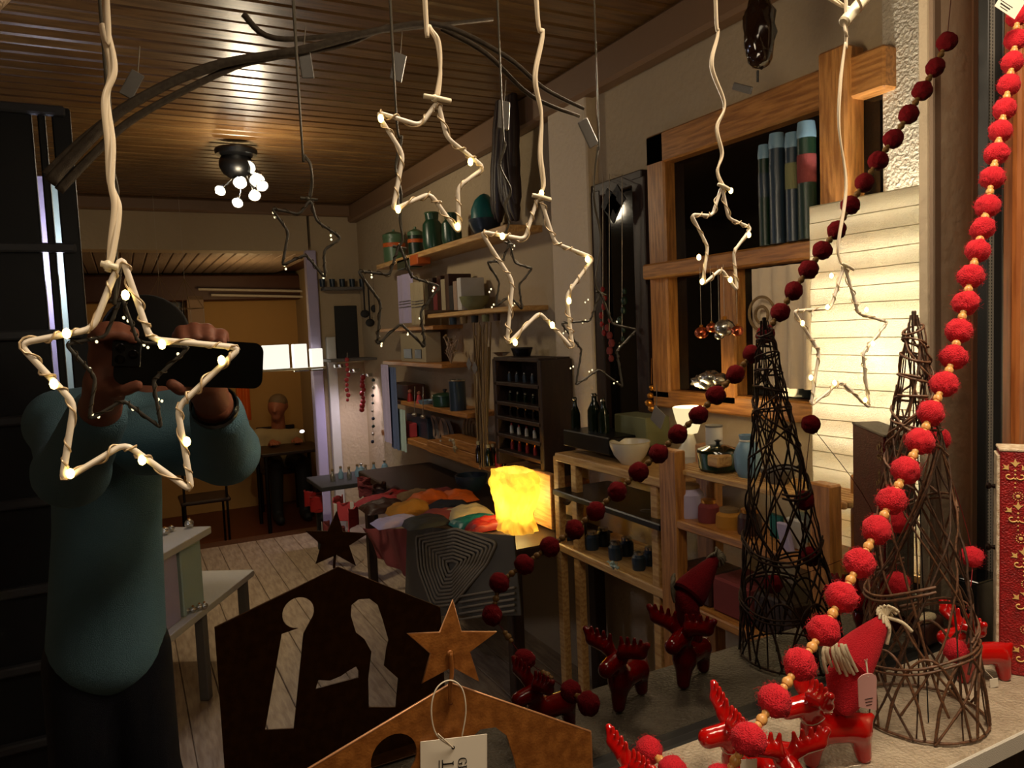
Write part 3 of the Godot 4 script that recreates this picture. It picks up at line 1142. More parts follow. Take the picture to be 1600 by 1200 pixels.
# ---------------------------------------------------------------- felt gnome
func gnome():
	var z := 0.135
	var foot: Vector3 = P(1318, 1108, z)
	foot.y = SILL
	var s := mpp(P(1320, 1060, z))
	var q := func(px, py, dz := 0.0) -> Vector3: return P(px, py, z + dz)
	var t := thing("gnome", "small red felt gnome with a leaning pointed hat, beside the wicker cone", "gnome", foot)
	var mb := MB.new()
	mb.sdf([[q.call(1322, 1048), q.call(1326, 1088), 24 * s, 21 * s], [q.call(1308, 1058, -0.01), q.call(1310, 1090, -0.01), 17 * s, 14 * s], [q.call(1332, 1070, 0.006), q.call(1322, 1106, 0.004), 17 * s, 12 * s], [q.call(1310, 1078, -0.014), q.call(1312, 1110, -0.014), 14 * s, 11 * s]], 0.0022, 0.008)
	part(t, "body", mb, M["red felt"])
	var a: Vector3 = q.call(1328, 1036)
	var b: Vector3 = q.call(1384, 964, 0.004)
	var d := b - a
	var B := Basis(Quaternion(Vector3.UP, d.normalized()))
	var l := d.length()
	mb = MB.new()
	mb.lathe([Vector2(0, -0.001), Vector2(30 * s, -0.006), Vector2(34.5 * s, -0.003), Vector2(33 * s, l * 0.12), Vector2(26 * s, l * 0.42), Vector2(17 * s, l * 0.72), Vector2(9 * s, l * 0.95), Vector2(0, l)], a, 22, B)
	part(t, "hat", mb, M["red felt"])
	mb = MB.new()
	for k in 16:
		var g := rng.randf_range(-1.0, 1.0)
		var o := Vector3(g * 0.010, rng.randf_range(-0.004, 0.006), g * 0.012)
		var p: Vector3 = q.call(1302, 1010) + o * 0.8
		mb.tube(smooth([p, p + Vector3(-0.004, -0.010, 0.002) + o * 0.3, p + Vector3(0.002, -0.022 - rng.randf() * 0.010, 0.004) + o * 0.5], 3), 0.0019, 6)
	part(t, "beard", mb, M["yarn"])
	mb = MB.new()
	for k in 22:
		var g := TAU * k / 22.0
		var e := Vector3(cos(g), sin(g) * 0.9 + 0.2, sin(g * 2.0) * 0.6).normalized()
		mb.tube(smooth([b, b + e * 0.009 + Vector3(0, 0.004, 0), b + e * 0.0145 + Vector3(0.001, -0.002, 0.002)], 3), 0.0016, 6)
	for o in [Vector3(-0.004, -0.030, 0.004), Vector3(0.026, -0.018, 0.014)]:
		mb.tube(smooth([b, b + o * 0.5 + Vector3(0.003, 0.002, 0.002), b + o], 4), 0.0022, 6)
	part(t, "yarn_tassel", mb, M["yarn"], "cream yarn tassel")
	image(t, "dim image of the gnome in the glass, hat with a pale tassel", "gnome")
	# its tag
	var hang: Vector3 = q.call(1353, 1036, 0.03)
	var o: Vector3 = q.call(1355, 1066, 0.034)
	var tt := thing("price_tag", "pink arched paper tag hanging from the felt gnome", "price tag", o)
	var poly := PackedVector2Array()
	for k in 13:
		var g := PI * k / 12.0
		poly.append(Vector2(cos(g) * 15 * s, 4 * s + sin(g) * 10 * s))
	poly.append(Vector2(-15 * s, -37 * s))
	poly.append(Vector2(13 * s, -47 * s))
	var TB := Transform3D(Basis.from_euler(Vector3(0.05, -0.35, 0.06)), o)
	mb = MB.new()
	mb.prism(poly, 0.001, TB)
	part(tt, "card", mb, M["pink card"])
	mb = MB.new()
	for k in 3:
		mb.box(TB * Vector3(1 * s, (-26 - 5 * k) * s, 0.0007), Vector3((13 - 2 * k) * s, 0.9 * s, 0.0003), 0.0, TB.basis)
	part(tt, "print", mb, M["ink"]).set_meta("kind", "stuff")
	mb = MB.new()
	mb.tube(smooth([hang + Vector3(-0.002, 0.004, 0), hang, o + Vector3(0, 0.006, 0.001)]), 0.0006, 5)
	mb.tube(smooth([hang + Vector3(0.002, 0.004, 0), hang + Vector3(0.0015, 0, 0), o + Vector3(0.0005, 0.006, 0.001)]), 0.0006, 5)
	part(tt, "thread", mb, M["string"])

# ---------------------------------------------------------------- glazed reindeer
func reindeers():
	var body := MB.new()
	var K := Vector3(0.026, 0.0, 0)
	body.sdf([
		[Vector3(-0.028, 0.045, 0), Vector3(0.020, 0.046, 0), 0.0175, 0.0178],
		[Vector3(-0.034, 0.038, 0), Vector3(-0.039, 0.0075, 0), 0.0145, 0.0098],
		[Vector3(0.024, 0.038, 0), Vector3(0.028, 0.0075, 0), 0.0145, 0.0098],
		[Vector3(0.022, 0.05, 0), Vector3(0.030, 0.074, 0), 0.0150, 0.0115],
		[Vector3(0.026, 0.081, 0), Vector3(0.058, 0.075, 0), 0.0126, 0.0122],
		[Vector3(-0.042, 0.052, 0), Vector3(-0.050, 0.057, 0), 0.0065, 0.004],
		[Vector3(0.026, 0.083, 0.010), Vector3(0.020, 0.088, 0.017), 0.0045, 0.0025],
		[Vector3(0.026, 0.083, -0.010), Vector3(0.020, 0.088, -0.017), 0.0045, 0.0025]], 0.0022, 0.010)
	var bm := body.mesh()
	var horn := MB.new()
	horn.sdf([
		[Vector3(0.030, 0.083, 0.003), Vector3(0.031, 0.094, 0.013), 0.0070, 0.0085],
		[Vector3(0.031, 0.095, 0.013), Vector3(0.031, 0.099, 0.038), 0.0088, 0.0078],
		[Vector3(0.031, 0.100, 0.038), Vector3(0.031, 0.112, 0.047), 0.0068, 0.0042],
		[Vector3(0.031, 0.100, 0.010), Vector3(0.031, 0.1125, 0.008), 0.0045, 0.0022],
		[Vector3(0.031, 0.101, 0.019), Vector3(0.031, 0.1145, 0.018), 0.0045, 0.0022],
		[Vector3(0.031, 0.102, 0.028), Vector3(0.031, 0.1155, 0.0285), 0.0045, 0.0022],
		[Vector3(0.031, 0.103, 0.036), Vector3(0.031, 0.116, 0.038), 0.0042, 0.0022]], 0.0014, 0.0032)
	var hm := horn.mesh()
	var eye := MB.new()
	eye.ball(Vector3.ZERO, Vector3.ONE * 0.0012, 8)
	var em := eye.mesh()
	var spots := [
		[P(968, 1152, 0.10), 3.05, 0.78, "leftmost red glazed reindeer, head cut by the lower frame edge", "dark red reindeer image, leftmost of those in the glass"],
		[P(1122, 1132, 0.10), 2.75, 0.88, "red glazed reindeer facing left behind the lowest felt ball", "dark red reindeer image in the glass with bright streaks on its antler"],
		[P(1246, 1090, 0.105), 2.75, 0.92, "red glazed reindeer facing left, just below the felt gnome", "dark red reindeer image in the glass, right of the streaked one"],
		[P(1238, 1176, 0.178), 4.35, 0.80, "red glazed reindeer in front, its wide toothed antlers turned to the viewer", ""],
		[Vector3.ZERO, 2.7, 0.86, "red glazed reindeer standing behind the wicker cone by the red cabinet", "dark red reindeer image in the glass, low by the cabinet's image"]]
	for i in spots.size():
		var sp: Array = spots[i]
		var B := Basis(Vector3.UP, sp[1])
		var sc: float = sp[2]
		var base: Vector3 = sp[0] - B * Vector3(0.045, 0.074, 0) * sc
		if i == 4:
			base = Y(1532, 1064, SILL)
		base.y = SILL
		var t := thing("reindeer", sp[3], "reindeer figure", base, "red glazed reindeer on the sill")
		if i == 3:
			base.y = SILL
		put(t, "body", bm, M["red glaze"], Vector3.ZERO, B.scaled_local(Vector3.ONE * sc))
		for hn in [hm, flip(hm)]:
			put(t, "antler", hn, M["red glaze"], B * Vector3(-0.005, -0.0128, 0) * sc, B.scaled_local(Vector3.ONE * sc * 1.15))
		if sp[4]:
			image(t, sp[4], "reindeer", "reindeer images in the glass")
		# neck thread and tag
		var nk: Vector3 = B * Vector3(0.027, 0.062, 0) * sc
		var loop := []
		for k in 16:
			var g := TAU * k / 16.0
			loop.append(base + nk + B * (Vector3(cos(g) * 0.0152, 0.003 * sin(g * 2.0), sin(g) * 0.0152) * sc))
		var mb := MB.new()
		mb.tube(loop, 0.0005, 5, true)
		var names := ["white thread round the neck of the leftmost reindeer", "white tag and thread on the reindeer behind the lowest ball", "white thread with a bow round the reindeer below the gnome", "white thread and tag on the front reindeer with wide antlers", "small beige tag hanging from the reindeer by the red cabinet"]
		var tt := thing("price_tag", names[i], "price tag", base + nk)
		if i == 1 or i >= 3:
			var h: Vector3 = [Vector3.ZERO, P(1168, 1186, 0.15), Vector3.ZERO, P(1336, 1196, 0.17), P(1552, 1060, 0.11)][i]
			mb.tube(smooth([loop[3], loop[3].lerp(h, 0.5) + Vector3(0, -0.002, 0.003), h]), 0.0005, 5)
			var cb := MB.new()
			var sz: Vector3 = [Vector3.ZERO, Vector3(0.017, 0.03, 0.0006), Vector3.ZERO, Vector3(0.012, 0.014, 0.0006), Vector3(0.011, 0.013, 0.0006)][i]
			cb.box(h + Vector3(0, -sz.y * 0.45, 0.001), sz, 0.0, Basis.from_euler(Vector3(0.1, -0.45, 0.15 if i > 2 else 0.0)))
			part(tt, "card", cb, M["white card"])
		elif i == 2:
			mb.tube(smooth([loop[3], loop[3] + Vector3(0.008, 0.003, 0.004), loop[3] + Vector3(0.016, -0.006, 0.006)]), 0.0005, 5)
			mb.tube(smooth([loop[3], loop[3] + Vector3(-0.006, 0.002, 0.004), loop[3] + Vector3(-0.002, -0.010, 0.006)]), 0.0005, 5)
		part(tt, "thread", mb, M["string"])

# ---------------------------------------------------------------- nativity of rusted sheet metal
func nativity():
	var z := 0.172
	var c: Vector3 = P(705, 1200, z)
	var base := Vector3(c.x, SILL, z)
	var o2 := func(px, py) -> Vector2:
		var p: Vector3 = P(px, py, z)
		return Vector2(p.x, p.y)
	var g2 := func(px, py) -> Vector2:      # where the glass shows it
		var p: Vector3 = P(px, py, -z)
		return Vector2(p.x, p.y)
	var t := thing("nativity_house", "rust brown sheet metal nativity house with a star on its roof", "nativity house", base)
	var apex: Vector2 = o2.call(705, 1068)
	var er: Vector2 = o2.call(922, 1143)
	var el := Vector2(2 * apex.x - er.x, er.y)
	el = apex + ((o2.call(480, 1203) as Vector2) - apex).normalized() * (er - apex).length()
	var house := PackedVector2Array([Vector2(el.x, SILL), Vector2(er.x + 0.001, SILL), er + Vector2(0.001, -0.004), er, apex, el])
	var holes := []
	var h := PackedVector2Array()          # standing figure with a round head
	var hc: Vector2 = g2.call(466, 957)
	var hr: float = (g2.call(491, 957) as Vector2).x - hc.x
	for k in 20:
		var g := -0.75 + (TAU - 1.5 + 0.6) * k / 19.0
		h.append(hc + Vector2(cos(g), sin(g)) * hr)
	h.append_array([g2.call(440, 990), g2.call(414, 1140), g2.call(459, 1138), g2.call(474, 990)])
	holes.append(h)
	h = PackedVector2Array()               # bowed figure
	for q in [[548, 962], [549, 945], [560, 936], [577, 935], [590, 945], [598, 968], [607, 1000], [604, 1012], [600, 1040], [622, 1060], [618, 1105], [576, 1105], [575, 1060], [580, 1018], [569, 998], [556, 988]]:
		h.append(g2.call(q[0], q[1]))
	holes.append(h)
	h = PackedVector2Array()               # crib
	for q in [[493, 1076], [497, 1062], [515, 1063], [532, 1056], [545, 1047], [556, 1041], [560, 1048], [560, 1058]]:
		h.append(g2.call(q[0], q[1]))
	holes.append(h)
	var xs := [el.x - 0.01, hc.x, (g2.call(528, 1060) as Vector2).x, (g2.call(578, 960) as Vector2).x, er.x + 0.02]
	var mb := MB.new()
	for k in 4:
		var stripe := PackedVector2Array([Vector2(xs[k], 0), Vector2(xs[k + 1], 0), Vector2(xs[k + 1], 3), Vector2(xs[k], 3)])
		var bits: Array = Geometry2D.intersect_polygons(house, stripe)
		for hl in holes:
			var nxt := []
			for b in bits:
				nxt.append_array(Geometry2D.clip_polygons(b, hl))
			bits = nxt
		for b in bits:
			mb.prism(b, 0.002, Transform3D(Basis(), Vector3(0, 0, z)))
	var hp := part(t, "house_plate", mb, M["rust copper"], "rust brown plate with cut out figures")
	mb = MB.new()
	mb.tube([Vector3(el.x, el.y, z), Vector3(apex.x, apex.y, z), Vector3(er.x, er.y, z), Vector3(er.x + 0.001, SILL, z)], 0.0012, 6)
	part(hp, "raw_edge", mb, M["rust edge"])
	# foot strip that lets it stand
	mb = MB.new()
	mb.box(Vector3((el.x + er.x) / 2, SILL + 0.001, z - 0.012), Vector3(er.x - el.x, 0.002, 0.025), 0.0005)
	part(t, "foot_plate", mb, M["rust copper"])
	var st := PackedVector2Array()
	for q in [[707, 938], [720, 987], [775, 987], [733, 1018], [748, 1064], [706, 1041], [660, 1066], [673, 1020], [637, 990], [687, 988]]:
		var p: Vector3 = P(q[0], q[1], z + 0.003)
		st.append(Vector2(p.x, p.y))
	mb = MB.new()
	mb.prism(st, 0.0022, Transform3D(Basis(), Vector3(0, 0, z + 0.003)))
	var sm := part(t, "roof_star", mb, M["rust copper"], "five pointed metal star on a wire")
	mb = MB.new()
	var ol := []
	for p in st:
		ol.append(Vector3(p.x, p.y, z + 0.003))
	mb.tube(ol, 0.0009, 5, true)
	part(sm, "raw_edge", mb, M["rust edge"])
	mb = MB.new()
	mb.tube(smooth([P(704, 1020, z + 0.0055), P(706, 1050, z + 0.006), P(703, 1075, z + 0.005), P(704, 1100, z + 0.003)]), 0.0017, 7)
	mb.ball(P(703, 1021, z + 0.0055), Vector3(0.0027, 0.0027, 0.0014), 10)
	part(t, "star_wire", mb, M["rust copper"], "bent wire that holds the star")
	image(t, "dark image of the nativity house in the glass, pale light through its figures", "nativity_house")
	# the tag
	var a: Vector3 = P(709, 1180, z + 0.008)
	var s := mpp(a)
	var B := Basis.from_euler(Vector3(0.0, -0.25, -0.045))
	var tt := thing("price_tag", "white printed card hanging on a thread loop from the nativity star", "price tag", a)
	for k in 2:
		mb = MB.new()
		mb.box(a + B * Vector3(1.5 * s * k, (-28 - 1.5 * k) * s, -0.0012 * k), Vector3(104 * s, 112 * s, 0.0006), 0.0, B)
		part(tt, "card", mb, M["white card"])
	mb = MB.new()
	mb.tube(smooth([P(708, 1168, z + 0.009), P(682, 1148, z + 0.010), P(674, 1110, z + 0.010), P(682, 1076, z + 0.009), P(703, 1063, z + 0.008), P(722, 1076, z + 0.009), P(728, 1110, z + 0.010), P(722, 1150, z + 0.009)], 6), 0.0006, 5)
	mb.tube(smooth([P(708, 1168, z + 0.009), P(690, 1152, z + 0.011), P(684, 1146, z + 0.010)], 4), 0.0006, 5)
	part(tt, "thread", mb, M["string"])
	mb = MB.new()
	mb.lathe([Vector2(0, 0.0), Vector2(2.8 * s, 0.0), Vector2(2.8 * s, 0.0004), Vector2(0, 0.0004)], P(708, 1168, z + 0.0084), 10, B * Basis(Vector3.RIGHT, PI / 2))
	part(tt, "punch_hole", mb, M["ink"])
	mb = MB.new()
	for k in 2:
		mb.box(a + B * Vector3((-23 + 5 * k) * s, -14 * s, 0.0005), Vector3(1.4 * s, 18 * s, 0.0003), 0.0, B)
	part(tt, "print", mb, M["ink"]).set_meta("kind", "stuff")
	for q in [["GE", 722, 1184, 13.0], ["L", 699, 1188, 17.0]]:
		var tm := TextMesh.new()
		tm.text = q[0]
		tm.font = SystemFont.new()
		(tm.font as SystemFont).font_names = PackedStringArray(["Droid Serif"])
		tm.font_size = 32
		tm.pixel_size = q[3] * s / 23.0
		tm.depth = 0.0003
		tm.horizontal_alignment = HORIZONTAL_ALIGNMENT_LEFT
		put(tt, "print", tm, M["ink"], B * Vector3((q[1] - 709) * s, (1180 - q[2]) * s, 0.0006), B * Basis(Vector3.BACK, -PI / 2))

# ---------------------------------------------------------------- red painted cabinet and the black box at the right
func red_cabinet():
	var fl: Vector3 = Y(1561, 1052, SILL)
	var top: Vector3 = P(1553, 706, fl.z)
	var H := top.y - SILL
	var W := 0.165
	var D := 0.045
	var t := thing("red_cabinet", "tall red painted wooden cabinet with cream ornaments at the right edge", "cabinet", fl)
	var mb := MB.new()
	mb.box(fl + Vector3(W / 2, H / 2, -D / 2), Vector3(W, H, D), 0.002)
	part(t, "body", mb, M["red paint"])
	mb = MB.new()
	mb.box(fl + Vector3(W / 2, H + 0.001, -D / 2), Vector3(W + 0.002, 0.004, D + 0.002), 0.001)
	part(t, "top_board", mb, M["worn white"], "pale worn top with red streaks")
	mb = MB.new()
	mb.box(fl + Vector3(-0.0015, H * 0.53, -D / 2), Vector3(0.004, H * 0.9, D * 0.9), 0.001)
	var dr := part(t, "door", mb, M["worn white"], "whitish worn side door")
	for py in [758, 853]:
		var k: Vector3 = P(1551, py, fl.z - D * 0.45)
		k.x = fl.x - 0.003
		mb = MB.new()
		mb.lathe([Vector2(0, 0), Vector2(0.0035, 0.0), Vector2(0.003, 0.003), Vector2(0.0022, 0.005), Vector2(0.0045, 0.007), Vector2(0.0052, 0.0095), Vector2(0.0035, 0.012), Vector2(0, 0.0125)], k, 14, Basis(Vector3.BACK, PI / 2))
		part(dr, "knob", mb, M["knob bronze"], "dark turned knob")
	# ornaments down the front
	var zf := fl.z + 0.0006
	var s := mpp(fl + Vector3(0.02, H / 2, 0))
	for k in 5:
		var py: float = [735, 800, 868, 931, 1011][k]
		var c: Vector3 = P([1575, 1577, 1581, 1582, 1582][k], py, zf)
		mb = MB.new()
		var leaf := func(at: Vector3, ang: float, sz: float):
			var poly := PackedVector2Array([Vector2(0, -sz), Vector2(sz * 0.55, -sz * 0.3), Vector2(sz * 1.05, sz * 0.1), Vector2(sz * 0.35, sz * 0.05), Vector2(0, sz), Vector2(-sz * 0.35, sz * 0.05), Vector2(-sz * 1.05, sz * 0.1), Vector2(-sz * 0.55, -sz * 0.3)])
			mb.prism(poly, 0.0008, Transform3D(Basis(Vector3.BACK, ang), at))
		leaf.call(c + Vector3(0, 15 * s, 0), 0.0, 6.5 * s)
		leaf.call(c + Vector3(-12 * s, 8 * s, 0), 0.75, 5.5 * s)
		leaf.call(c + Vector3(12 * s, 8 * s, 0), -0.75, 5.5 * s)
		for sx in [-1.0, 1.0]:
			var pts := []
			for i in 16:
				var g := i / 15.0
				var a2 := -1.2 + g * 4.6
				var r := (7.0 - 4.5 * g) * s
				pts.append(c + Vector3(sx * (8.5 * s + sin(a2) * r * 0.95 - 1.0 * s), -6 * s - cos(a2) * r * 0.8, 0))
			mb.tube(pts, 1.1 * s, 5)
		for i in 5:
			mb.ball(c + Vector3(0, (3 - 6.5 * i) * s, 0), Vector3(1.7 - 0.12 * i, 1.7 - 0.12 * i, 0.8) * s, 8)
		part(t, "painted_flower", mb, M["cream paint"])
	for k in 4:
		var c: Vector3 = P([1577, 1579, 1583, 1582][k], [771, 835, 902, 972][k], zf)
		mb = MB.new()
		mb.ball(c, Vector3(3.0, 3.0, 0.8) * s, 10)
		for i in 12:
			var g := TAU * i / 12.0
			mb.ball(c + Vector3(cos(g), sin(g), 0) * 6.2 * s, Vector3(0.95, 0.95, 0.7) * s, 6)
		part(t, "painted_sun", mb, M["cream paint"])
	t.rotation.y = -0.95
	image(t, "dark image of the tall cabinet in the glass under the paper lantern", "red_cabinet")
	# black open box to its left
	var b: Vector3 = Y(1538, 1044, SILL)
	var z1 := b.z - 0.02
	var pl: Vector3 = P(1523, 905, z1)
	var pr: Vector3 = P(1562, 905, z1)
	var hh := pl.y - SILL - 0.006
	var bt := thing("black_box", "black box standing between the wicker cone and the red cabinet", "box", Vector3((pl.x + pr.x) / 2, SILL, z1))
	mb = MB.new()
	mb.box(Vector3((pl.x + pr.x) / 2, SILL + hh / 2, z1 - 0.012), Vector3(pr.x - pl.x, hh, 0.034), 0.002)
	part(bt, "case", mb, M["black paint"])
	mb = MB.new()
	mb.box(Vector3((pl.x + pr.x) / 2, SILL + hh + 0.001, z1 - 0.012), Vector3(pr.x - pl.x + 0.002, 0.003, 0.036), 0.001)
	part(bt, "lid", mb, M["night pane"])

# ---------------------------------------------------------------- paper lantern, and its like on this side
func lantern():
	var x0 := 1.5
	var a: Vector3 = X(1265, 318, x0)
	var b: Vector3 = X(1449, 292, x0)
	var zc := (a.z + b.z) / 2
	var L := b.z - a.z
	var y1 := (a.y + b.y) / 2
	var y0 := 0.93
	var t := thing("paper_lantern", "square white paper lantern glowing from inside, ribbed, by the plaster wall", "lantern", Vector3(x0 + 0.078, y0, zc))
	var mb := MB.new()
	for q in [[x0, 0.2, L, true], [x0 + 0.155, 0.2, L, true]]:
		var g := []
		mb.sheet(func(u, v): return Vector3(q[0] + 0.0016 * sin(v * 21.0 * PI), lerpf(y0, y1, v), lerpf(zc - L / 2, zc + L / 2, u)), 8, 84, 0.0012)
	for zz in [zc - L / 2, zc + L / 2]:
		mb.sheet(func(u, v): return Vector3(lerpf(x0, x0 + 0.155, u), lerpf(y0, y1, v), zz), 8, 40, 0.0012)
	part(t, "paper_shade", mb, M["lantern paper"])
	for k in 22:
		mb = MB.new()
		var y := lerpf(y0 + 0.005, y1 - 0.002, k / 21.0)
		mb.tube([Vector3(x0 - 0.001, y, zc - L / 2), Vector3(x0 - 0.001, y + 0.002 * sin(k), zc), Vector3(x0 - 0.001, y, zc + L / 2)], 0.0011, 5)
		part(t, "paper_rib", mb, M["paper rib"])
	mb = MB.new()
	mb.box(Vector3(x0 + 0.078, y0 - 0.01, zc), Vector3(0.155, 0.02, L), 0.003)
	part(t, "foot_board", mb, M["pale pine along"])
	var bulb: Vector3 = X(1388, 560, x0 + 0.034)
	mb = MB.new()
	mb.ball(bulb, Vector3.ONE * 0.022, 14)
	part(t, "bulb", mb, M["bulb glow"])
	mb = MB.new()
	mb.tube([bulb + Vector3(0, -0.02, 0), Vector3(bulb.x, y0, bulb.z)], 0.008, 8)
	part(t, "lamp_holder", mb, M["white matte"])
	omni("lantern_light", bulb, Color(1.0, 0.98, 0.93), 1.9, 0.03)
	var r := image(t, "square paper lantern on the near side, beyond the right edge", "paper_lantern")
	omni("near_lantern_light", bulb * Vector3(1, 1, -1), Color(1.0, 0.95, 0.85), 0.6, 0.03)
	# stand for both
	for s in [1.0, -1.0]:
		mb = MB.new()
		mb.box(Vector3(x0 + 0.078, (y0 - 0.02) / 2, zc * s), Vector3(0.15, y0 - 0.02, L * 0.8), 0.004)
		single("pedestal", mb, M["dark wood"], "dark wooden pedestal under the glowing paper lantern" if s > 0 else "dark wooden pedestal under the near side lantern", "pedestal")

# ---------------------------------------------------------------- the willow branch from which the stars hang
func branch():
	var z := -0.24
	var t := thing("willow_branch", "bare willow branch above the window from which the wire stars hang", "branch", Vector3(0.25, 1.84, 0.24))
	var runs := [[[78, 285], [140, 218], [205, 163], [330, 104], [470, 78], [600, 46], [690, 40], [790, 88], [850, 138], [912, 170]],
		[[92, 298], [150, 238], [215, 182], [350, 112], [420, 92], [540, 70], [606, 40]],
		[[70, 272], [130, 215], [190, 172], [300, 120], [390, 96]], [[690, 44], [760, 84], [830, 150], [905, 182]], [[380, 22], [430, 60], [560, 52], [770, 30]]]
	for k in runs.size():
		var pts := []
		for q in runs[k]:
			pts.append(P(q[0], q[1], z - 0.006 * k) * Vector3(1, 1, -1))
		pts = smooth(pts, 6)
		var rr := []
		for i in pts.size():
			rr.append(lerpf([0.0065, 0.005, 0.0035, 0.004, 0.004][k], 0.0025, float(i) / pts.size()))
		var mb := MB.new()
		mb.tube(pts, rr, 7)
		part(t, "stem", mb, M["branch bark"])
	image(t, "brown grey arch of a willow branch seen in the glass before the ceiling", "willow_branch")
	var k := 0
	for q in [[206, 132, 0.5, "beside the large star's cord"], [622, 105, 0.25, "before the middle of the plank ceiling"], [787, 180, 0.1, "before the dark hanging bundle"], [919, 208, -0.5, "at the right end of the branch"], [478, 100, -0.1, "left of the middle, close under the branch"]]:
		var c: Vector3 = P(q[0], q[1], z - 0.004)
		var B := Basis(Vector3.BACK, -q[2])
		var s := mpp(c)
		var tt := thing("sleeve_tag", "clear sleeve on the branch image, " + q[3], "plastic tag", c, "plastic sleeves on the branch image")
		var mb := MB.new()
		mb.box(c, Vector3(20, 44, 3) * s, 1.2 * s, B)
		part(tt, "sleeve", mb, M["clear plastic"])
		mb = MB.new()
		mb.tube([c + B * Vector3(0, 20 * s, 0), c + B * Vector3(0, 20 * s, 0) + Vector3(0.004, 0.03, 0)], 0.0006, 5)
		part(tt, "thread", mb, M["string"])
		k += 1

# ---------------------------------------------------------------- helpers for the room's goods
# lathe parts standing at P: [[name, [[radius, height], ...] in pixels of the picture, material], ...]
func pot(called: String, label: String, cat: String, at: Vector3, parts: Array, group := "", seg := 16, B := Basis()) -> Node3D:
	var s := mpp(at)
	var t: Node3D
	for p in parts:
		var prof := []
		for q in p[1]:
			prof.append(Vector2(q[0], q[1]) * s)
		var mb := MB.new()
		mb.lathe(prof, Vector3.ZERO, seg, B)
		if parts.size() == 1:
			return single(called, mb, M[p[2]], label, cat, at, group)
		if t == null:
			t = thing(called, label, cat, at, group)
		put(t, p[0], mb, M[p[2]], Vector3.ZERO)
	return t
# corners of a box on the right wall: its face in the plane x, given by pixels left, top, right, bottom
func wall_rect(l, t, r, b, x) -> Array:
	var cx: float = (float(l) + r) / 2.0
	var cy: float = (float(t) + b) / 2.0
	return [X(l, cy, x).z, X(cx, t, x).y, X(r, cy, x).z, X(cx, b, x).y]
func wb(mb: MB, l, t, r, b, x: float, depth: float, bev := 0.004, B := Basis()):
	var q := wall_rect(l, t, r, b, x)
	mb.box(Vector3(x + depth / 2, (q[1] + q[3]) / 2, (q[0] + q[2]) / 2), Vector3(depth, absf(q[1] - q[3]), absf(q[2] - q[0])), bev, B)
func wbox(called: String, label: String, cat: String, l, t, r, b, x: float, depth: float, m: String, group := "", bev := 0.004) -> MeshInstance3D:
	var mb := MB.new()
	wb(mb, l, t, r, b, x, depth, bev)
	return single(called, mb, M[m], label, cat, Vector3.ZERO, group)
# a board along the right wall between two sight points of its front edge
func board(called: String, label: String, y: float, pl, pr, x: float, depth: float, thick: float, m: String, cat := "shelf") -> MeshInstance3D:
	var a: Vector3 = X(pl[0], pl[1], x)
	var b: Vector3 = X(pr[0], pr[1], x)
	var mb := MB.new()
	mb.box(Vector3(x + depth / 2, y - thick / 2, (a.z + b.z) / 2), Vector3(depth, thick, absf(b.z - a.z)), 0.003)
	return single(called, mb, M[m], label, cat)
func on(px, py, x, y) -> Vector3:       # the foot of something seen above pixel column PX in the plane x, set on level y
	var p: Vector3 = X(px, py, x)
	p.y = y
	return p
func hang_cloth(mb: MB, l, t, r, b, x: float, amp: float, waves: float):
	var q := wall_rect(l, t, r, b, x)
	mb.sheet(func(u, v): return Vector3(x + amp * sin(u * waves * TAU) * (1.0 - 0.5 * v), lerpf(q[3], q[1], v), lerpf(q[0], q[2], u)), 20, 8, 0.003)

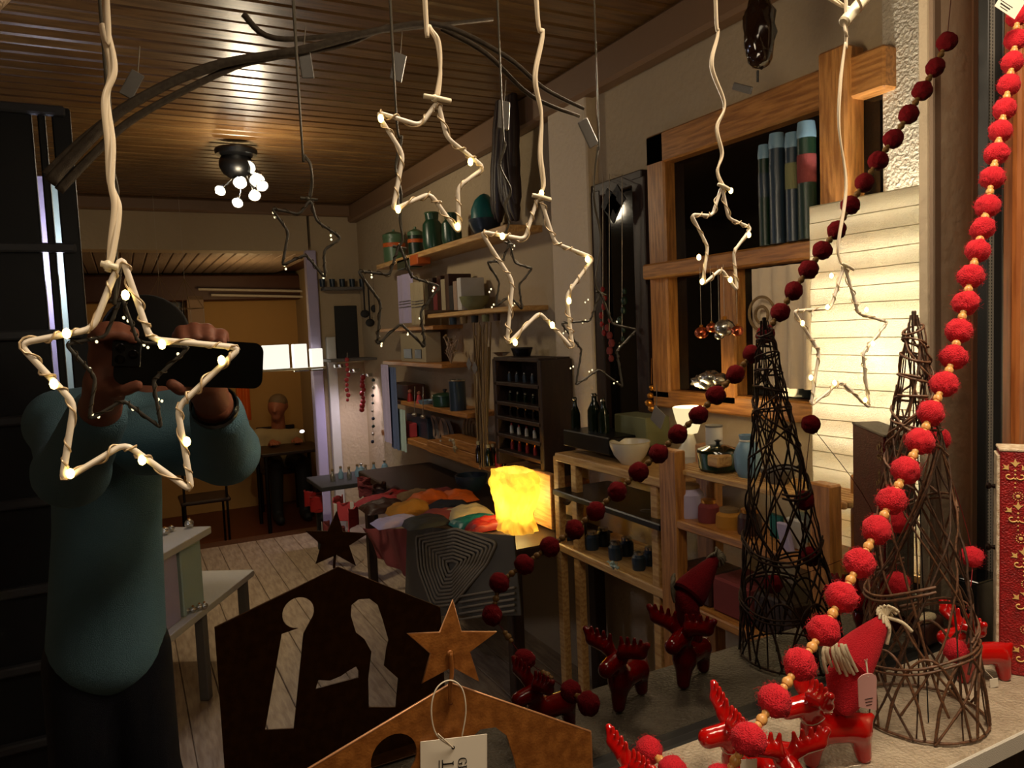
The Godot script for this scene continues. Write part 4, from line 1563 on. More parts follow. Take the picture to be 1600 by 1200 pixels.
# ---------------------------------------------------------------- lamps of the room
func room_lamps():
	var z := -3.4
	var c: Vector3 = P(380, 262, z)
	var t := thing("spotlight_cluster", "dark ceiling lamp with a cluster of lit spotlight heads", "ceiling lamp", Vector3(c.x, 2.48, z))
	var mb := MB.new()
	mb.lathe([Vector2(0, 2.47), Vector2(0.10, 2.47), Vector2(0.105, 2.46), Vector2(0.10, 2.44), Vector2(0, 2.435)], Vector3(c.x - 0.03, 0.0, z), 22)
	mb.tube([Vector3(c.x - 0.03, 2.45, z), c], 0.012, 8)
	mb.ball(c + Vector3(-0.03, 0.02, -0.03), Vector3(0.085, 0.075, 0.07), 14)
	part(t, "canopy", mb, M["black metal"])
	for q in [[387, 262, 1.25, -0.05], [375, 286, 1.1, -0.1], [402, 282, 1.25, 0.0], [410, 291, 1.0, 0.3], [344, 298, 0.9, -0.5], [371, 317, 0.9, -0.3], [398, 306, 1.0, 0.1]]:
		var p: Vector3 = P(q[0], q[1], z)
		var f: Vector3 = ((CAM - p).normalized() + Vector3(q[3], -0.55, 0)).normalized()
		var B := Basis(Quaternion(Vector3.UP, f))
		var s: float = q[2] * 0.031
		mb = MB.new()
		mb.lathe([Vector2(0, -2.2 * s), Vector2(0.55 * s, -2.1 * s), Vector2(0.75 * s, -1.2 * s), Vector2(1.1 * s, 0), Vector2(0.98 * s, 0.05 * s), Vector2(0.8 * s, -0.15 * s)], p, 16, B)
		mb.tube([p - f * 2.0 * s, c], 0.007, 6)
		part(t, "spot_head", mb, M["chrome"])
		mb = MB.new()
		mb.lathe([Vector2(0.94 * s, -0.1 * s), Vector2(0.94 * s, -0.02 * s), Vector2(0.5 * s, 0.06 * s), Vector2(0, 0.08 * s)], p, 16, B)
		part(t, "lens", mb, M["lamp disc"])
	# three cold downlights under the display board in the corner
	var k := 0
	for q in [[531, 574], [553, 581], [574, 588]]:
		var p: Vector3 = P(q[0], q[1], -4.8)
		var lt := thing("downlight", "small cold white disc lamp under the corner board, " + ["first from the doorway", "the middle of the three", "nearest to the red garland"][k], "spotlight", p, "disc lamps in the bright corner")
		mb = MB.new()
		mb.lathe([Vector2(0, -0.002), Vector2(0.034, -0.002), Vector2(0.036, 0.002), Vector2(0, 0.003)], p, 16)
		part(lt, "lens", mb, M["cold disc"])
		mb = MB.new()
		mb.lathe([Vector2(0.038, -0.003), Vector2(0.046, 0.0), Vector2(0.044, 0.022), Vector2(0, 0.024)], p, 16)
		part(lt, "housing", mb, M["chrome"])
		spot("downlight_beam", p + Vector3(0, -0.012, 0), p + Vector3(0.0, -1.0, -0.13), Color(0.95, 0.9, 1.0), 0.38, 60.0)
		k += 1
	mb = MB.new()
	var a: Vector3 = P(520, 568, -4.8)
	var b: Vector3 = P(590, 582, -4.8)
	mb.box(Vector3((a.x + b.x) / 2, a.y + 0.02, -4.88), Vector3(b.x - a.x + 0.05, 0.018, 0.26), 0.003)
	single("shelf_board", mb, M["grey matte"], "grey board that carries three disc lamps in the corner", "shelf")
	# row of lit boxes
	k = 0
	for q in [[408, 540, 453, 575, "leftmost, half hidden by the phone"], [455, 538, 481, 577, "middle one of the row"], [483, 545, 505, 576, "small greenish one at the end of the row"]]:
		var p0: Vector3 = P(q[0], q[1], -5.0)
		var p1: Vector3 = P(q[2], q[3], -5.0)
		var ctr := (p0 + p1) / 2
		var bt := thing("light_box", "glowing white light box at the doorway, " + q[4], "light box", ctr, "lit boxes in a row")
		mb = MB.new()
		mb.box(ctr, Vector3(p1.x - p0.x - 0.012, p0.y - p1.y, 0.08), 0.004)
		part(bt, "diffuser", mb, M["box light"])
		mb = MB.new()
		mb.box(ctr + Vector3(0, (p1.y - p0.y) / 2 - 0.006, 0), Vector3(p1.x - p0.x - 0.004, 0.012, 0.09), 0.002)
		part(bt, "rim", mb, M["chrome"])
		k += 1
	mb = MB.new()
	var s0: Vector3 = P(400, 579, -5.0)
	var s1: Vector3 = P(508, 579, -5.0)
	mb.box(Vector3((s0.x + s1.x) / 2, s0.y - 0.006, -5.02), Vector3(s1.x - s0.x, 0.014, 0.14), 0.003)
	single("light_shelf", mb, M["cream cloth"], "thin cream shelf under the row of glowing white boxes", "shelf")
	omni("light_box_light", P(455, 585, -4.98), Color(1.0, 0.95, 0.8), 0.05, 0.06)
	# amber lamp of crumpled foil on the low table
	var x := 1.36
	var foot: Vector3 = X(806, 826, x)
	var s := mpp(foot)
	var n := FastNoiseLite.new()
	n.frequency = 0.9
	n.noise_type = FastNoiseLite.TYPE_CELLULAR
	var lamp := thing("amber_lamp", "glowing yellow lamp with a crumpled block shade under the long shelf", "table lamp", foot)
	mb = MB.new()
	mb.sheet(func(u, v):
		var g: float = u * TAU
		var sq: float = 1.0 / maxf(absf(cos(g)), absf(sin(g)))
		var r: float = s * (37.0 - 6.0 * sin(v * PI * 2.0) - 3.0 * v) * lerpf(1.0, sq, 0.55) * (1.0 + 0.035 * sin(g * 13.0 + 3.0 * sin(v * 7.0)) + 0.03 * sin(v * 24.0 + 2.0 * sin(g * 3.0)) + 0.16 * n.get_noise_3d(cos(g) * 2.6, v * 5.0, sin(g) * 2.6))
		return foot + Vector3(cos(g) * r * 0.8, v * 93.0 * s, -sin(g) * r * 1.15), 90, 40, 0.002)
	part(lamp, "crumpled_shade", mb, M["amber crumple"])
	mb = MB.new()
	mb.ball(foot + Vector3(-0.0, 45 * s, 0), Vector3.ONE * 8 * s, 10)
	part(lamp, "bulb", mb, M["bulb glow"])
	omni("amber_light", foot + Vector3(0, 45 * s, 0), Color(1.0, 0.88, 0.56), 0.09, 0.02)
	# white table lamp on the counter
	foot = X(1078, 722, 1.46)
	s = mpp(foot)
	var wl := pot("table_lamp", "small lit table lamp with a cream faceted shade and white flared foot", "table lamp", foot, [
		["foot", [[0, 0], [25, 0], [25, 12], [20, 17], [11, 30], [7, 44], [0, 44]], "white glaze"],
		["neck", [[4, 40], [4, 58], [0, 58]], "white glaze"],
		["shade", [[13, 46], [15, 52], [20, 66], [25, 86], [24, 87], [12, 54], [0, 52]], "shade glow"]], "", 10)
	omni("table_lamp_light", foot + Vector3(0, 98 * s, 0.0), Color(1.0, 0.86, 0.6), 0.07, 0.03)

# ---------------------------------------------------------------- through the opening
func back_room():
	var mb := MB.new()
	var a: Vector3 = P(196, 466, -7.5)
	var b: Vector3 = P(291, 532, -7.5)
	mb.box(Vector3((a.x + b.x) / 2, (a.y + b.y) / 2, -7.51), Vector3(b.x - a.x, a.y - b.y, 0.04), 0.006)
	var t := thing("picture", "dark framed picture on the amber wall of the back room", "picture", Vector3((a.x + b.x) / 2, b.y, -7.5))
	part(t, "frame", mb, M["dark wood"])
	mb = MB.new()
	mb.box(Vector3((a.x + b.x) / 2, (a.y + b.y) / 2, -7.486), Vector3(b.x - a.x - 0.06, a.y - b.y - 0.06, 0.01), 0.002)
	part(t, "dark_canvas", mb, M["black paint"])
	wb_plain("cupboard_side", "brown panel beside the dark picture in the back room", "panel", 291, 462, 330, 640, -7.3, 0.1, "reveal shade")
	for k in 2:
		var q: Array = [[310, 452, 488, 455], [330, 461, 500, 464]][k]
		mb = MB.new()
		mb.tube([P(q[0], q[1], -7.2), P(q[2], q[3], -7.2)], 0.013, 8)
		single("curtain_rod", mb, M["white matte"], ["upper pale rod below the brown beam", "lower pale rod below the brown beam"][k], "rod")
	# straw mobiles
	for q in [[248, 432, "left straw mobile hanging before the dark picture"], [288, 436, "right straw mobile hanging before the dark picture"]]:
		var c: Vector3 = P(q[0], q[1], -4.9)
		var m := thing("mobile", q[2], "mobile", c, "straw mobiles in the opening")
		mb = MB.new()
		mb.tube([Vector3(c.x, 2.49, c.z), c], 0.0012, 4)
		part(m, "thread", mb, M["string"])
		mb = MB.new()
		var w := 0.11
		for k in 4:
			var g := PI / 2 * k + 0.3
			var g2 := g + PI / 2
			var e := c + Vector3(cos(g) * w, -0.2, sin(g) * w)
			var e2 := c + Vector3(cos(g2) * w, -0.2, sin(g2) * w)
			mb.tube([c, e], 0.0022, 4)
			mb.tube([e, e2], 0.0022, 4)
		part(m, "straw_pyramid", mb, M["straw"])
		mb = MB.new()
		for k in 4:
			var g := PI / 2 * k + 0.3
			var e := c + Vector3(cos(g) * w, -0.2, sin(g) * w)
			mb.tube([e, e + Vector3(0, -0.12 - 0.04 * k, 0)], 0.0012, 4)
			mb.ball(e + Vector3(0, -0.14 - 0.04 * k, 0), Vector3(0.014, 0.02, 0.014), 8)
		part(m, "pendant", mb, M["white matte"])
	# table and chairs where the guest sits
	var z := -6.75
	var tl: Vector3 = P(392, 690, z)
	var tr: Vector3 = P(486, 690, z)
	t = thing("table", "dark table in the back room in front of the seated guest", "table", Vector3((tl.x + tr.x) / 2, FB, z + 0.3))
	mb = MB.new()
	mb.box(Vector3((tl.x + tr.x) / 2, FB + 0.72, z + 0.3), Vector3(tr.x - tl.x, 0.03, 0.55), 0.006)
	part(t, "table_top", mb, M["dark wood"])
	for sx in [tl.x + 0.04, tr.x - 0.04]:
		for sz in [0.06, 0.54]:
			mb = MB.new()
			mb.tube([Vector3(sx, FB + 0.71, z + sz), Vector3(sx, FB, z + sz)], 0.018, 8)
			part(t, "leg", mb, M["black metal"])
	for k in 1:
		var cx: float = [0.52, 1.12][k]
		var cz := z + 0.75 + 0.1 * k
		var ch := thing("chair", ["dark slender chair at the left of the back room table", "dark slender chair near the doorway, before the table"][k], "chair", Vector3(cx, FB, cz), "dark chairs in the back room")
		mb = MB.new()
		mb.box(Vector3(cx, FB + 0.45, cz), Vector3(0.38, 0.03, 0.38), 0.01)
		part(ch, "seat", mb, M["dark wood"])
		mb = MB.new()
		mb.box(Vector3(cx, FB + 0.76, cz + 0.18), Vector3(0.36, 0.14, 0.02), 0.006)
		part(ch, "backrest", mb, M["dark wood"])
		for sx in [-0.16, 0.16]:
			for sz in [-0.16, 0.17]:
				mb = MB.new()
				mb.tube([Vector3(cx + sx, FB, cz + sz), Vector3(cx + sx, FB + (0.45 if sz < 0 else 0.83), cz + sz)], 0.011, 6)
				part(ch, "leg", mb, M["black metal"])
	mb = MB.new()
	var oc: Vector3 = P(380, 628, -6.9)
	mb.sheet(func(u, v): return oc + Vector3((u - 0.5) * 0.12, (v - 0.5) * 0.36, 0.02 * sin(u * 14.0)), 10, 4, 0.004)
	single("orange_scarf", mb, M["orange"], "orange scarf hanging in the back room right of the raised elbow", "scarf")
	# tea lights
	for q in [[472, 674, "small pale point of light left of the door post"], [500, 677, "small pale point of light on the door post"]]:
		mb = MB.new()
		mb.ball(P(q[0], q[1], -5.05), Vector3(0.018, 0.012, 0.012), 10)
		single("candle_light", mb, M["cold disc"], q[2], "candle light")
	# upright of the doorway
	mb = MB.new()
	var p0: Vector3 = P(491, 640, -5.06)
	var p1: Vector3 = P(507, 640, -5.06)
	mb.box(Vector3((p0.x + p1.x) / 2, 1.08, -5.07), Vector3(p1.x - p0.x, 2.14, 0.08), 0.006)
	struct("trim_door_post", mb, M["lavender white"], "pale door post at the edge of the opening")
	p0 = P(516, 640, -5.06)
	p1 = P(530, 640, -5.06)
	mb = MB.new()
	mb.box(Vector3((p0.x + p1.x) / 2, 0.75, -5.07), Vector3(p1.x - p0.x, 1.5, 0.05), 0.004)
	struct("trim_pale_strip", mb, M["white matte"], "pale upright strip beside the door post")
func wb_plain(called, label, cat, l, t, r, b, z, d, m, group := ""):
	var p0: Vector3 = P(l, t, z)
	var p1: Vector3 = P(r, b, z)
	var mb := MB.new()
	mb.box(Vector3((p0.x + p1.x) / 2, (p0.y + p1.y) / 2, z - d / 2), Vector3(absf(p1.x - p0.x), absf(p0.y - p1.y), d), 0.004)
	return single(called, mb, M[m], label, cat, Vector3.ZERO, group)

# ---------------------------------------------------------------- black rack and white stands at the left
func left_side():
	var z := -1.8
	var rack := thing("black_rack", "tall black shelf rack at the left edge with pale slits between its posts", "rack", Vector3(P(60, 560, z).x, 0.01, z))
	var top: Vector3 = P(60, 165, z)
	for q in [[-70, 79], [88, 100], [110, 139]]:
		var l: Vector3 = P(q[0], 540, z)
		var r: Vector3 = P(q[1], 540, z)
		var mb := MB.new()
		mb.box(Vector3((l.x + r.x) / 2, top.y / 2, z - 0.02), Vector3(r.x - l.x, top.y, 0.04), 0.004)
		part(rack, "side_panel" if q[0] < 0 else "post", mb, M["rack metal"])
	var xl: float = P(-70, 540, z).x
	var xr: float = P(132, 540, z).x
	for py in [175, 388, 522, 652, 780, 915, 1034, 1152]:
		var y: float = P(80, py, z).y
		var mb := MB.new()
		mb.box(Vector3((xl + xr) / 2, y, z + 0.012), Vector3(xr - xl, 0.026, 0.03), 0.005)
		part(rack, "cross_rail", mb, M["rack rail"])
	for k in 2:
		var l: Vector3 = P([72, 94][k], 540, z - 0.35)
		var r: Vector3 = P([95, 118][k], 540, z - 0.35)
		var mb := MB.new()
		mb.box(Vector3((l.x + r.x) / 2, 1.05, z - 0.36), Vector3(r.x - l.x - 0.004, 2.0, 0.02), 0.003)
		single("board", mb, M[["lavender white", "mint white"][k]], ["pale lavender board showing through the left slit of the black rack", "pale greenish board showing through the right slit of the black rack"][k], "board")
	# white stepped stand, turned away to the right
	var y1 := 0.74
	var y2 := 0.42
	var a: Vector3 = Y(196, 898, y1)
	var b: Vector3 = Y(330, 822, y1)
	var d := (b - a).normalized()
	var n := Vector3(d.z, 0, -d.x)        # towards the left and back
	if n.x > 0: n = -n
	var B := Basis(d, Vector3.UP, d.cross(Vector3.UP))
	var l1 := (b - a).length()
	var st := thing("display_stand", "white stepped display stand with silver baubles at the left", "display stand", Vector3(a.x, 0.01, a.z))
	var mb := MB.new()
	mb.box((a + b) / 2 + n * 0.16 + Vector3(0, -0.015, 0), Vector3(l1, 0.03, 0.32), 0.003, B)
	part(st, "shelf", mb, M["white matte"])
	var a2: Vector3 = Y(243, 1012, y2)
	var b2: Vector3 = Y(396, 890, y2)
	mb = MB.new()
	mb.box((a2 + b2) / 2 + n * 0.22 + Vector3(0, -0.015, 0), Vector3((b2 - a2).length(), 0.03, 0.44), 0.003, B)
	part(st, "shelf", mb, M["white matte"])
	for k in 3:
		mb = MB.new()
		var c := a.lerp(b, [0.22, 0.55, 0.86][k]) + n * 0.17
		mb.box(Vector3(c.x, (y2 + y1 - 0.03) / 2, c.z), Vector3(l1 * 0.27, y1 - 0.03 - y2, 0.24), 0.004, B)
		part(st, "drawer_box", mb, M[["grey matte", "lavender white", "mint white"][k]])
	for k in 3:
		mb = MB.new()
		var c := a.lerp(b, [0.05, 0.4, 0.74][k]) + n * 0.24
		mb.box(Vector3(c.x, y1 + 0.24, c.z), Vector3(l1 * 0.3, 0.48, 0.12), 0.004, B)
		part(st, "back_panel", mb, M[["pale blue", "mint white", "white matte"][k]])
	for s in [0.02, 0.5, 0.98]:
		mb = MB.new()
		var c := a2.lerp(b2, s) + n * 0.05
		mb.box(Vector3(c.x, (y2 - 0.03) / 2 + 0.005, c.z), Vector3(0.04, y2 - 0.04, 0.04), 0.004, B)
		part(st, "leg", mb, M["grey matte"])
	var k := 0
	for q in [[224, 848, y1, 7], [258, 830, y1, 6], [268, 826, y1, 5], [296, 818, y1, 7]]:
		bauble(Y(q[0], q[1] + q[3], q[2]), q[3], k, "silver bauble on the upper shelf of the white stand, " + ["nearest the rack", "left one of the close pair", "right one of the close pair", "farthest along"][k])
		k += 1
	for q in [[252, 964], [262, 962], [272, 958], [282, 957], [292, 954], [302, 952], [312, 948], [320, 946]]:
		bauble(Y(q[0], q[1] + 6, y2), 5.5, k, "silver bauble, " + ["first", "second", "third", "fourth", "fifth", "sixth", "seventh", "last"][k - 4] + " from the rack in the row on the lower stand shelf")
		k += 1
func bauble(at: Vector3, r: float, k: int, label: String):
	var s := mpp(at)
	var g := "silver baubles in a row on the lower shelf" if k > 3 else "silver baubles on the upper shelf"
	var t := thing("bauble", label, "bauble", at, g)
	var mb := MB.new()
	mb.ball(at + Vector3(0, r * s, 0), Vector3.ONE * r * s, 14)
	part(t, "ball", mb, M["silver"])
	mb = MB.new()
	mb.lathe([Vector2(0, 1.9 * r * s), Vector2(0.3 * r * s, 1.9 * r * s), Vector2(0.3 * r * s, 2.25 * r * s), Vector2(0, 2.3 * r * s)], at, 8)
	part(t, "cap", mb, M["gold"])

# ---------------------------------------------------------------- shelves on the right wall
func wall_shelves():
	var x := PXW
	var yA: float = X(680, 385, x).y
	board("wall_shelf", "topmost pale pine wall shelf with green tins", yA, [588, 415], [790, 345], x, 0.19, 0.03, "pale pine along")
	var yB: float = X(720, 486, x).y
	board("wall_shelf", "pine wall shelf carrying brown books", yB, [662, 488], [800, 480], x, 0.19, 0.022, "pale pine along")
	var yB2: float = X(625, 512, x).y
	board("wall_shelf", "short pine shelf under the pale towels", yB2, [590, 508], [676, 518], x, 0.19, 0.022, "pine along")
	var yC: float = X(640, 566, x).y
	board("wall_shelf", "pine shelf carrying the white box with dark windows", yC, [598, 562], [690, 575], x, 0.19, 0.025, "pine along")
	var yD: float = X(665, 634, x).y
	board("wall_shelf", "pine shelf carrying the green cooking pot", yD, [600, 622], [728, 646], x, 0.19, 0.025, "pine along")
	var yE: float = X(720, 712, x).y
	board("long_shelf", "long pine counter shelf running above the amber lamp", yE, [596, 680], [862, 748], x, 0.19, 0.035, "pine along")
	for y in [yA, yC, yE]:
		pass
	# top shelf
	var xi := x + 0.07
	for k in 2:
		var q: Array = [[616, 46, 17], [650, 40, 12]][k]
		pot("tin", ["pale green lidded tin at the left end of the top shelf", "dark green tin beside the pale green tin"][k], "tin", on(q[0], 390, xi, yA), [
			["body", [[0, 0], [q[2], 0], [q[2], q[1] * 0.78], [0, q[1] * 0.78]], ["green tin", "dark green"][k]],
			["band", [[q[2] + 0.4, q[1] * 0.5], [q[2] + 0.6, q[1] * 0.52], [q[2] + 0.6, q[1] * 0.62], [q[2] + 0.4, q[1] * 0.64]], "orange"],
			["lid", [[q[2] + 0.6, q[1] * 0.78], [q[2] + 0.6, q[1] * 0.92], [q[2] * 0.6, q[1]], [2, q[1] + 2], [2, q[1] + 5], [0, q[1] + 5]], "green tin"]], "tins on the top shelf")
	wbox("carton", "small orange carton on the front of the top shelf", "carton", 640, 398, 652, 414, x - 0.005, 0.08, "orange")
	wbox("carton", "dark carton between the orange carton and the tins", "carton", 620, 404, 640, 420, x, 0.08, "dark green")
	for k in 2:
		var q: Array = [[676, 58], [706, 48]][k]
		pot("glass_vase", ["tall green glass vase on the top shelf", "shorter green glass vase with a diamond pattern on the top shelf"][k], "vase", on(q[0], 370, xi, yA), [
			["body", [[0, 0], [14, 0], [16, 10], [15, q[1] * 0.7], [10, q[1] * 0.82], [11, q[1]], [9, q[1]], [8, q[1] * 0.8], [0, 4]], "pot green"],
			["rim", [[11, q[1] - 1], [12.4, q[1]], [11, q[1] + 1.4]], "green tin"]], "green vases on the top shelf")
	pot("glass_dome", "teal round dome on a grey bowl at the right of the top shelf", "dome", on(758, 352, xi, yA), [
		["bowl", [[0, 0], [16, 0], [24, 14], [26, 24], [0, 24]], "grey blue"],
		["dome", [[22, 24], [21, 40], [15, 54], [6, 62], [0, 64]], "teal"]])
	# towels
	for k in 2:
		var q: Array = [[622, 428, 646, 505], [642, 440, 662, 507]][k]
		var mb := MB.new()
		hang_cloth(mb, q[0], q[1], q[2], q[3], x - 0.02 * k, 0.006, 2.0)
		var t := thing("towel", ["pale lilac towel hanging over the short shelf, left of the two", "cream towel with stripes hanging over the short shelf, right of the two"][k], "towel", Vector3(x, yB2, X(q[0], 470, x).z), "towels over the short shelf")
		part(t, "cloth", mb, M[["lavender white", "cream cloth"][k]])
		for j in 3:
			mb = MB.new()
			var yy: int = [470, 474, 479][j]
			hang_cloth(mb, q[0] + 1, yy, q[2] - 1, yy + 1, x - 0.02 * k - 0.004, 0.006, 2.0)
			part(t, "stripe", mb, M["grey matte"])
	# books
	var heights := [46, 52, 44, 55, 50, 58, 40, 47, 52]
	for k in 9:
		var l := 664 + k * 6.3
		var m: String = ["brown leather", "dark wood", "rose cloth", "brown leather", "cream cloth", "brown leather", "dark grey", "reveal shade", "white matte"][k]
		var lab: String = ["dark brown book, leftmost of the row behind the star image", "very dark book, second from the left in the row", "dull rose book, third in the row on the pine shelf", "tall brown book, fourth in the row on the pine shelf", "cream book, near the middle of the row on the shelf", "tallest brown book in the row on the pine shelf", "lowest dark grey book in the row on the shelf", "taupe book beside the white one on the pine shelf", "white book at the right end of the shelf row"][k]
		wbox("book", lab, "book", l, 486 - heights[k], l + 6.0, 485, x + 0.02, 0.13, m, "books on the pine shelf", 0.002)
	pot("bowl", "round cream bowl leaning beside the books", "bowl", on(742, 480, xi, yB), [["bowl", [[0, 0], [10, 1], [20, 10], [24, 22], [22, 22], [9, 4], [0, 3]], "sage cloth"]])
	# white box with two dark windows, dried bunch
	var wt := thing("house_box", "white house shaped box with two dark windows on the pine shelf", "box", on(643, 560, x + 0.06, yC))
	var mb := MB.new()
	wb(mb, 626, 520, 664, 566, x + 0.02, 0.1)
	part(wt, "case", mb, M["cream cloth"])
	for q in [[631, 545, 643, 560], [648, 546, 658, 560]]:
		mb = MB.new()
		wb(mb, q[0], q[1], q[2], q[3], x + 0.016, 0.01, 0.001)
		part(wt, "window_hole", mb, M["black paint"])
	bunch("dried_bunch", "dried brown twig bunch with seed heads on the shelf right of the white box", on(705, 572, x + 0.06, yC), 26, 44, 40, "reveal shade", "straw", 5)
	# pots and figures on the cooking shelf
	wbox("wooden_box", "brown wooden box at the left of the cooking shelf", "box", 606, 600, 636, 622, x + 0.02, 0.12, "brown leather")
	for k in 2:
		var q: Array = [[641, 624, "crimson"], [655, 627, "pink"]][k]
		pot("figure", ["little red figure on the cooking shelf", "little pink figure beside the red one"][k], "figure", on(q[0], q[1], x + 0.03, yD), [
			["body", [[0, 0], [5, 0], [4, 8], [2.5, 13], [0, 14]], q[2]], ["head", [[0, 13], [3, 14.5], [3, 17.5], [0, 19]], "skin"]], "small figures on the cooking shelf", 10)
	pot("cooking_pot", "dark green cooking pot with a knobbed lid", "pot", on(696, 634, x + 0.07, yD), [
		["body", [[0, 0], [18, 0], [20, 3], [20, 17], [0, 17]], "pot green"],
		["lid", [[21, 17], [20, 19], [12, 21], [0, 22]], "pot green"],
		["knob", [[2, 21], [2, 24], [3.5, 25], [3, 27], [0, 27.5]], "black paint"]])
	pot("pan", "shallow grey enamel pan left of the green pot", "pan", on(668, 630, x + 0.05, yD), [["pan", [[0, 0], [12, 0], [15, 6], [13.8, 6], [11, 1.5], [0, 1.5]], "pale blue"], ["handle", [[0.8, 4], [1.6, 5], [0.8, 6]], "silver"]])
	pot("glass_jar", "large clear glass cylinder jar with bright edges on the cooking shelf", "jar", on(716, 640, x + 0.04, yD), [
		["wall", [[0, 0], [13, 0], [13, 46], [12, 46], [12, 2], [0, 2]], "grey blue"], ["rim", [[12.6, 45], [14, 46.5], [12.6, 48]], "silver"]])
	# hanging ladles
	for k in 2:
		var q: Array = [[648, 640, 648], [661, 644, 651]][k]
		var a: Vector3 = X(q[0], 604, x - 0.02)
		var b: Vector3 = X(q[0], q[2], x - 0.02)
		var t := thing("ladle", ["steel ladle hanging under the cooking shelf, left of the pair", "steel ladle hanging under the cooking shelf, right of the pair"][k], "ladle", b, "hanging ladles")
		mb = MB.new()
		mb.tube([a, b], 0.0028, 6)
		part(t, "handle", mb, M["silver"])
		mb = MB.new()
		mb.ball(b, Vector3(0.016, 0.012, 0.018), 12)
		part(t, "bowl", mb, M["silver"])
	# hanging blue cloths at the left end, by the bright corner
	for k in 3:
		var q: Array = [[598, 570, 609, 690], [609, 574, 621, 700], [622, 640, 634, 704]][k]
		mb = MB.new()
		hang_cloth(mb, q[0], q[1], q[2], q[3], x - 0.05 + 0.02 * k, 0.008, 2.0)
		single("hanging_cloth", mb, M[["lavender white", "blue cloth", "mint white"][k]], ["pale lavender cloth hanging at the left end of the shelves", "blue grey cloth hanging at the left end of the shelves", "short mint cloth hanging above the red packet"][k], "cloth", Vector3.ZERO, "cloths hanging by the corner")
	# things on the long counter shelf
	var xc := x + 0.02
	wbox("packet", "red packet standing on the long shelf", "packet", 606, 656, 621, 678, xc, 0.05, "crimson")
	wbox("packet", "pink packet leaning on the long shelf beside the red one", "packet", 623, 660, 640, 681, xc, 0.05, "pink")
	wbox("bag", "dull grey bag on the long shelf behind the pink packet", "bag", 636, 650, 668, 684, xc + 0.06, 0.06, "grey blue")
	for k in 5:
		var c: Vector3 = on(676 + k * 7, 668, xc + 0.1, yE)
		var s := mpp(c)
		mb = MB.new()
		mb.lathe([Vector2(0, 0), Vector2(12 * s, 0.4 * s), Vector2(19 * s, 3 * s), Vector2(19.5 * s, 3.4 * s), Vector2(12 * s, 1.6 * s), Vector2(0, 1.4 * s)], c + Vector3(0, 20 * s, 0), 20, Basis(Vector3.BACK, PI / 2 + 0.1) * Basis(Vector3.UP, 0.2))
		single("plate", mb, M["reveal shade" if k % 2 else "grey matte"], "plate standing upright in the row on the long shelf, " + ["leftmost", "second from left", "middle", "fourth from left", "rightmost"][k], "plate", Vector3.ZERO, "plates standing on the long shelf")
	var rb := on(736, 690, xc + 0.09, yE)
	var rs := mpp(rb)
	mb = MB.new()
	for k in 4:
		var loop := []
		for i in 28:
			var g := TAU * i / 28.0
			loop.append(rb + Vector3(0.01 * k, 30 * rs + sin(g) * (28 - 4.5 * k) * rs, cos(g) * (26 - 4.5 * k) * rs))
		mb.tube(loop, 2.2 * rs, 6, true)
	single("wicker_wreath", mb, M["straw"], "round straw wreath of rings leaning on the long shelf", "wreath")
	bunch("paper_flower", "pale crumpled paper flower lying before the straw wreath", on(712, 698, xc - 0.02, yE), 16, 22, 26, "cream cloth", "cream cloth", 9)
	mb = MB.new()
	wb(mb, 668, 700, 748, 720, x - 0.006, 0.1, 0.004)
	wb(mb, 690, 688, 744, 702, x - 0.004, 0.12, 0.004)
	single("drawer", mb, M["pine along"], "low pine drawer under the wreath on the long shelf", "drawer")
	for k in 4:
		pot("tea_light", "tiny pale tea light on the drawer front, " + ["first", "second", "third", "fourth"][k] + " from the left of the four", "tea light", X(689 + k * 6, 690 + k * 2.2, x + 0.02), [["cup", [[0, 0], [2.2, 0], [2.2, 2.6], [0, 2.6]], "white glaze"]], "tea lights on the drawer", 8)
	# bottles of red and dark things with pale caps
	for k in 6:
		var c := on(748 + k * 7.5, 712, xc - 0.03 + 0.025 * (k % 2), yE)
		pot("bottle", "pale capped bottle at the right of the long shelf, " + ["leftmost of six", "second of six", "third of six", "fourth of six", "fifth of six", "nearest the dark cabinet"][k], "bottle", c, [
			["body", [[0, 0], [5, 0], [5, 20], [2.4, 26], [2.2, 30], [0, 30]], ["bottle brown", "crimson", "bottle green", "bottle brown", "crimson", "bottle brown"][k]],
			["cap", [[2.6, 28], [3.2, 29], [3.2, 33], [0, 34]], "cream cloth"]], "capped bottles on the long shelf", 10)
	# dark cabinet with rows of small bottles
	var cab := thing("dark_cabinet", "dark open cabinet with rows of little bottles beside the straw stalks", "cabinet", on(812, 740, x, yE))
	var q := wall_rect(776, 562, 846, 735, x - 0.02)
	mb = MB.new()
	mb.box(Vector3(x + 0.12, (q[1] + q[3]) / 2, (q[0] + q[2]) / 2), Vector3(0.02, q[1] - q[3], q[2] - q[0]), 0.003)
	part(cab, "back_panel", mb, M["dark wood"])
	for zz in [q[0], q[2]]:
		mb = MB.new()
		mb.box(Vector3(x + 0.05, (q[1] + q[3]) / 2, zz), Vector3(0.15, q[1] - q[3], 0.03), 0.003)
		part(cab, "side_panel", mb, M["dark wood"])
	var rows := [q[1]]
	for py in [602, 634, 658, 686, 712]:
		rows.append(X(811, py, x - 0.02).y)
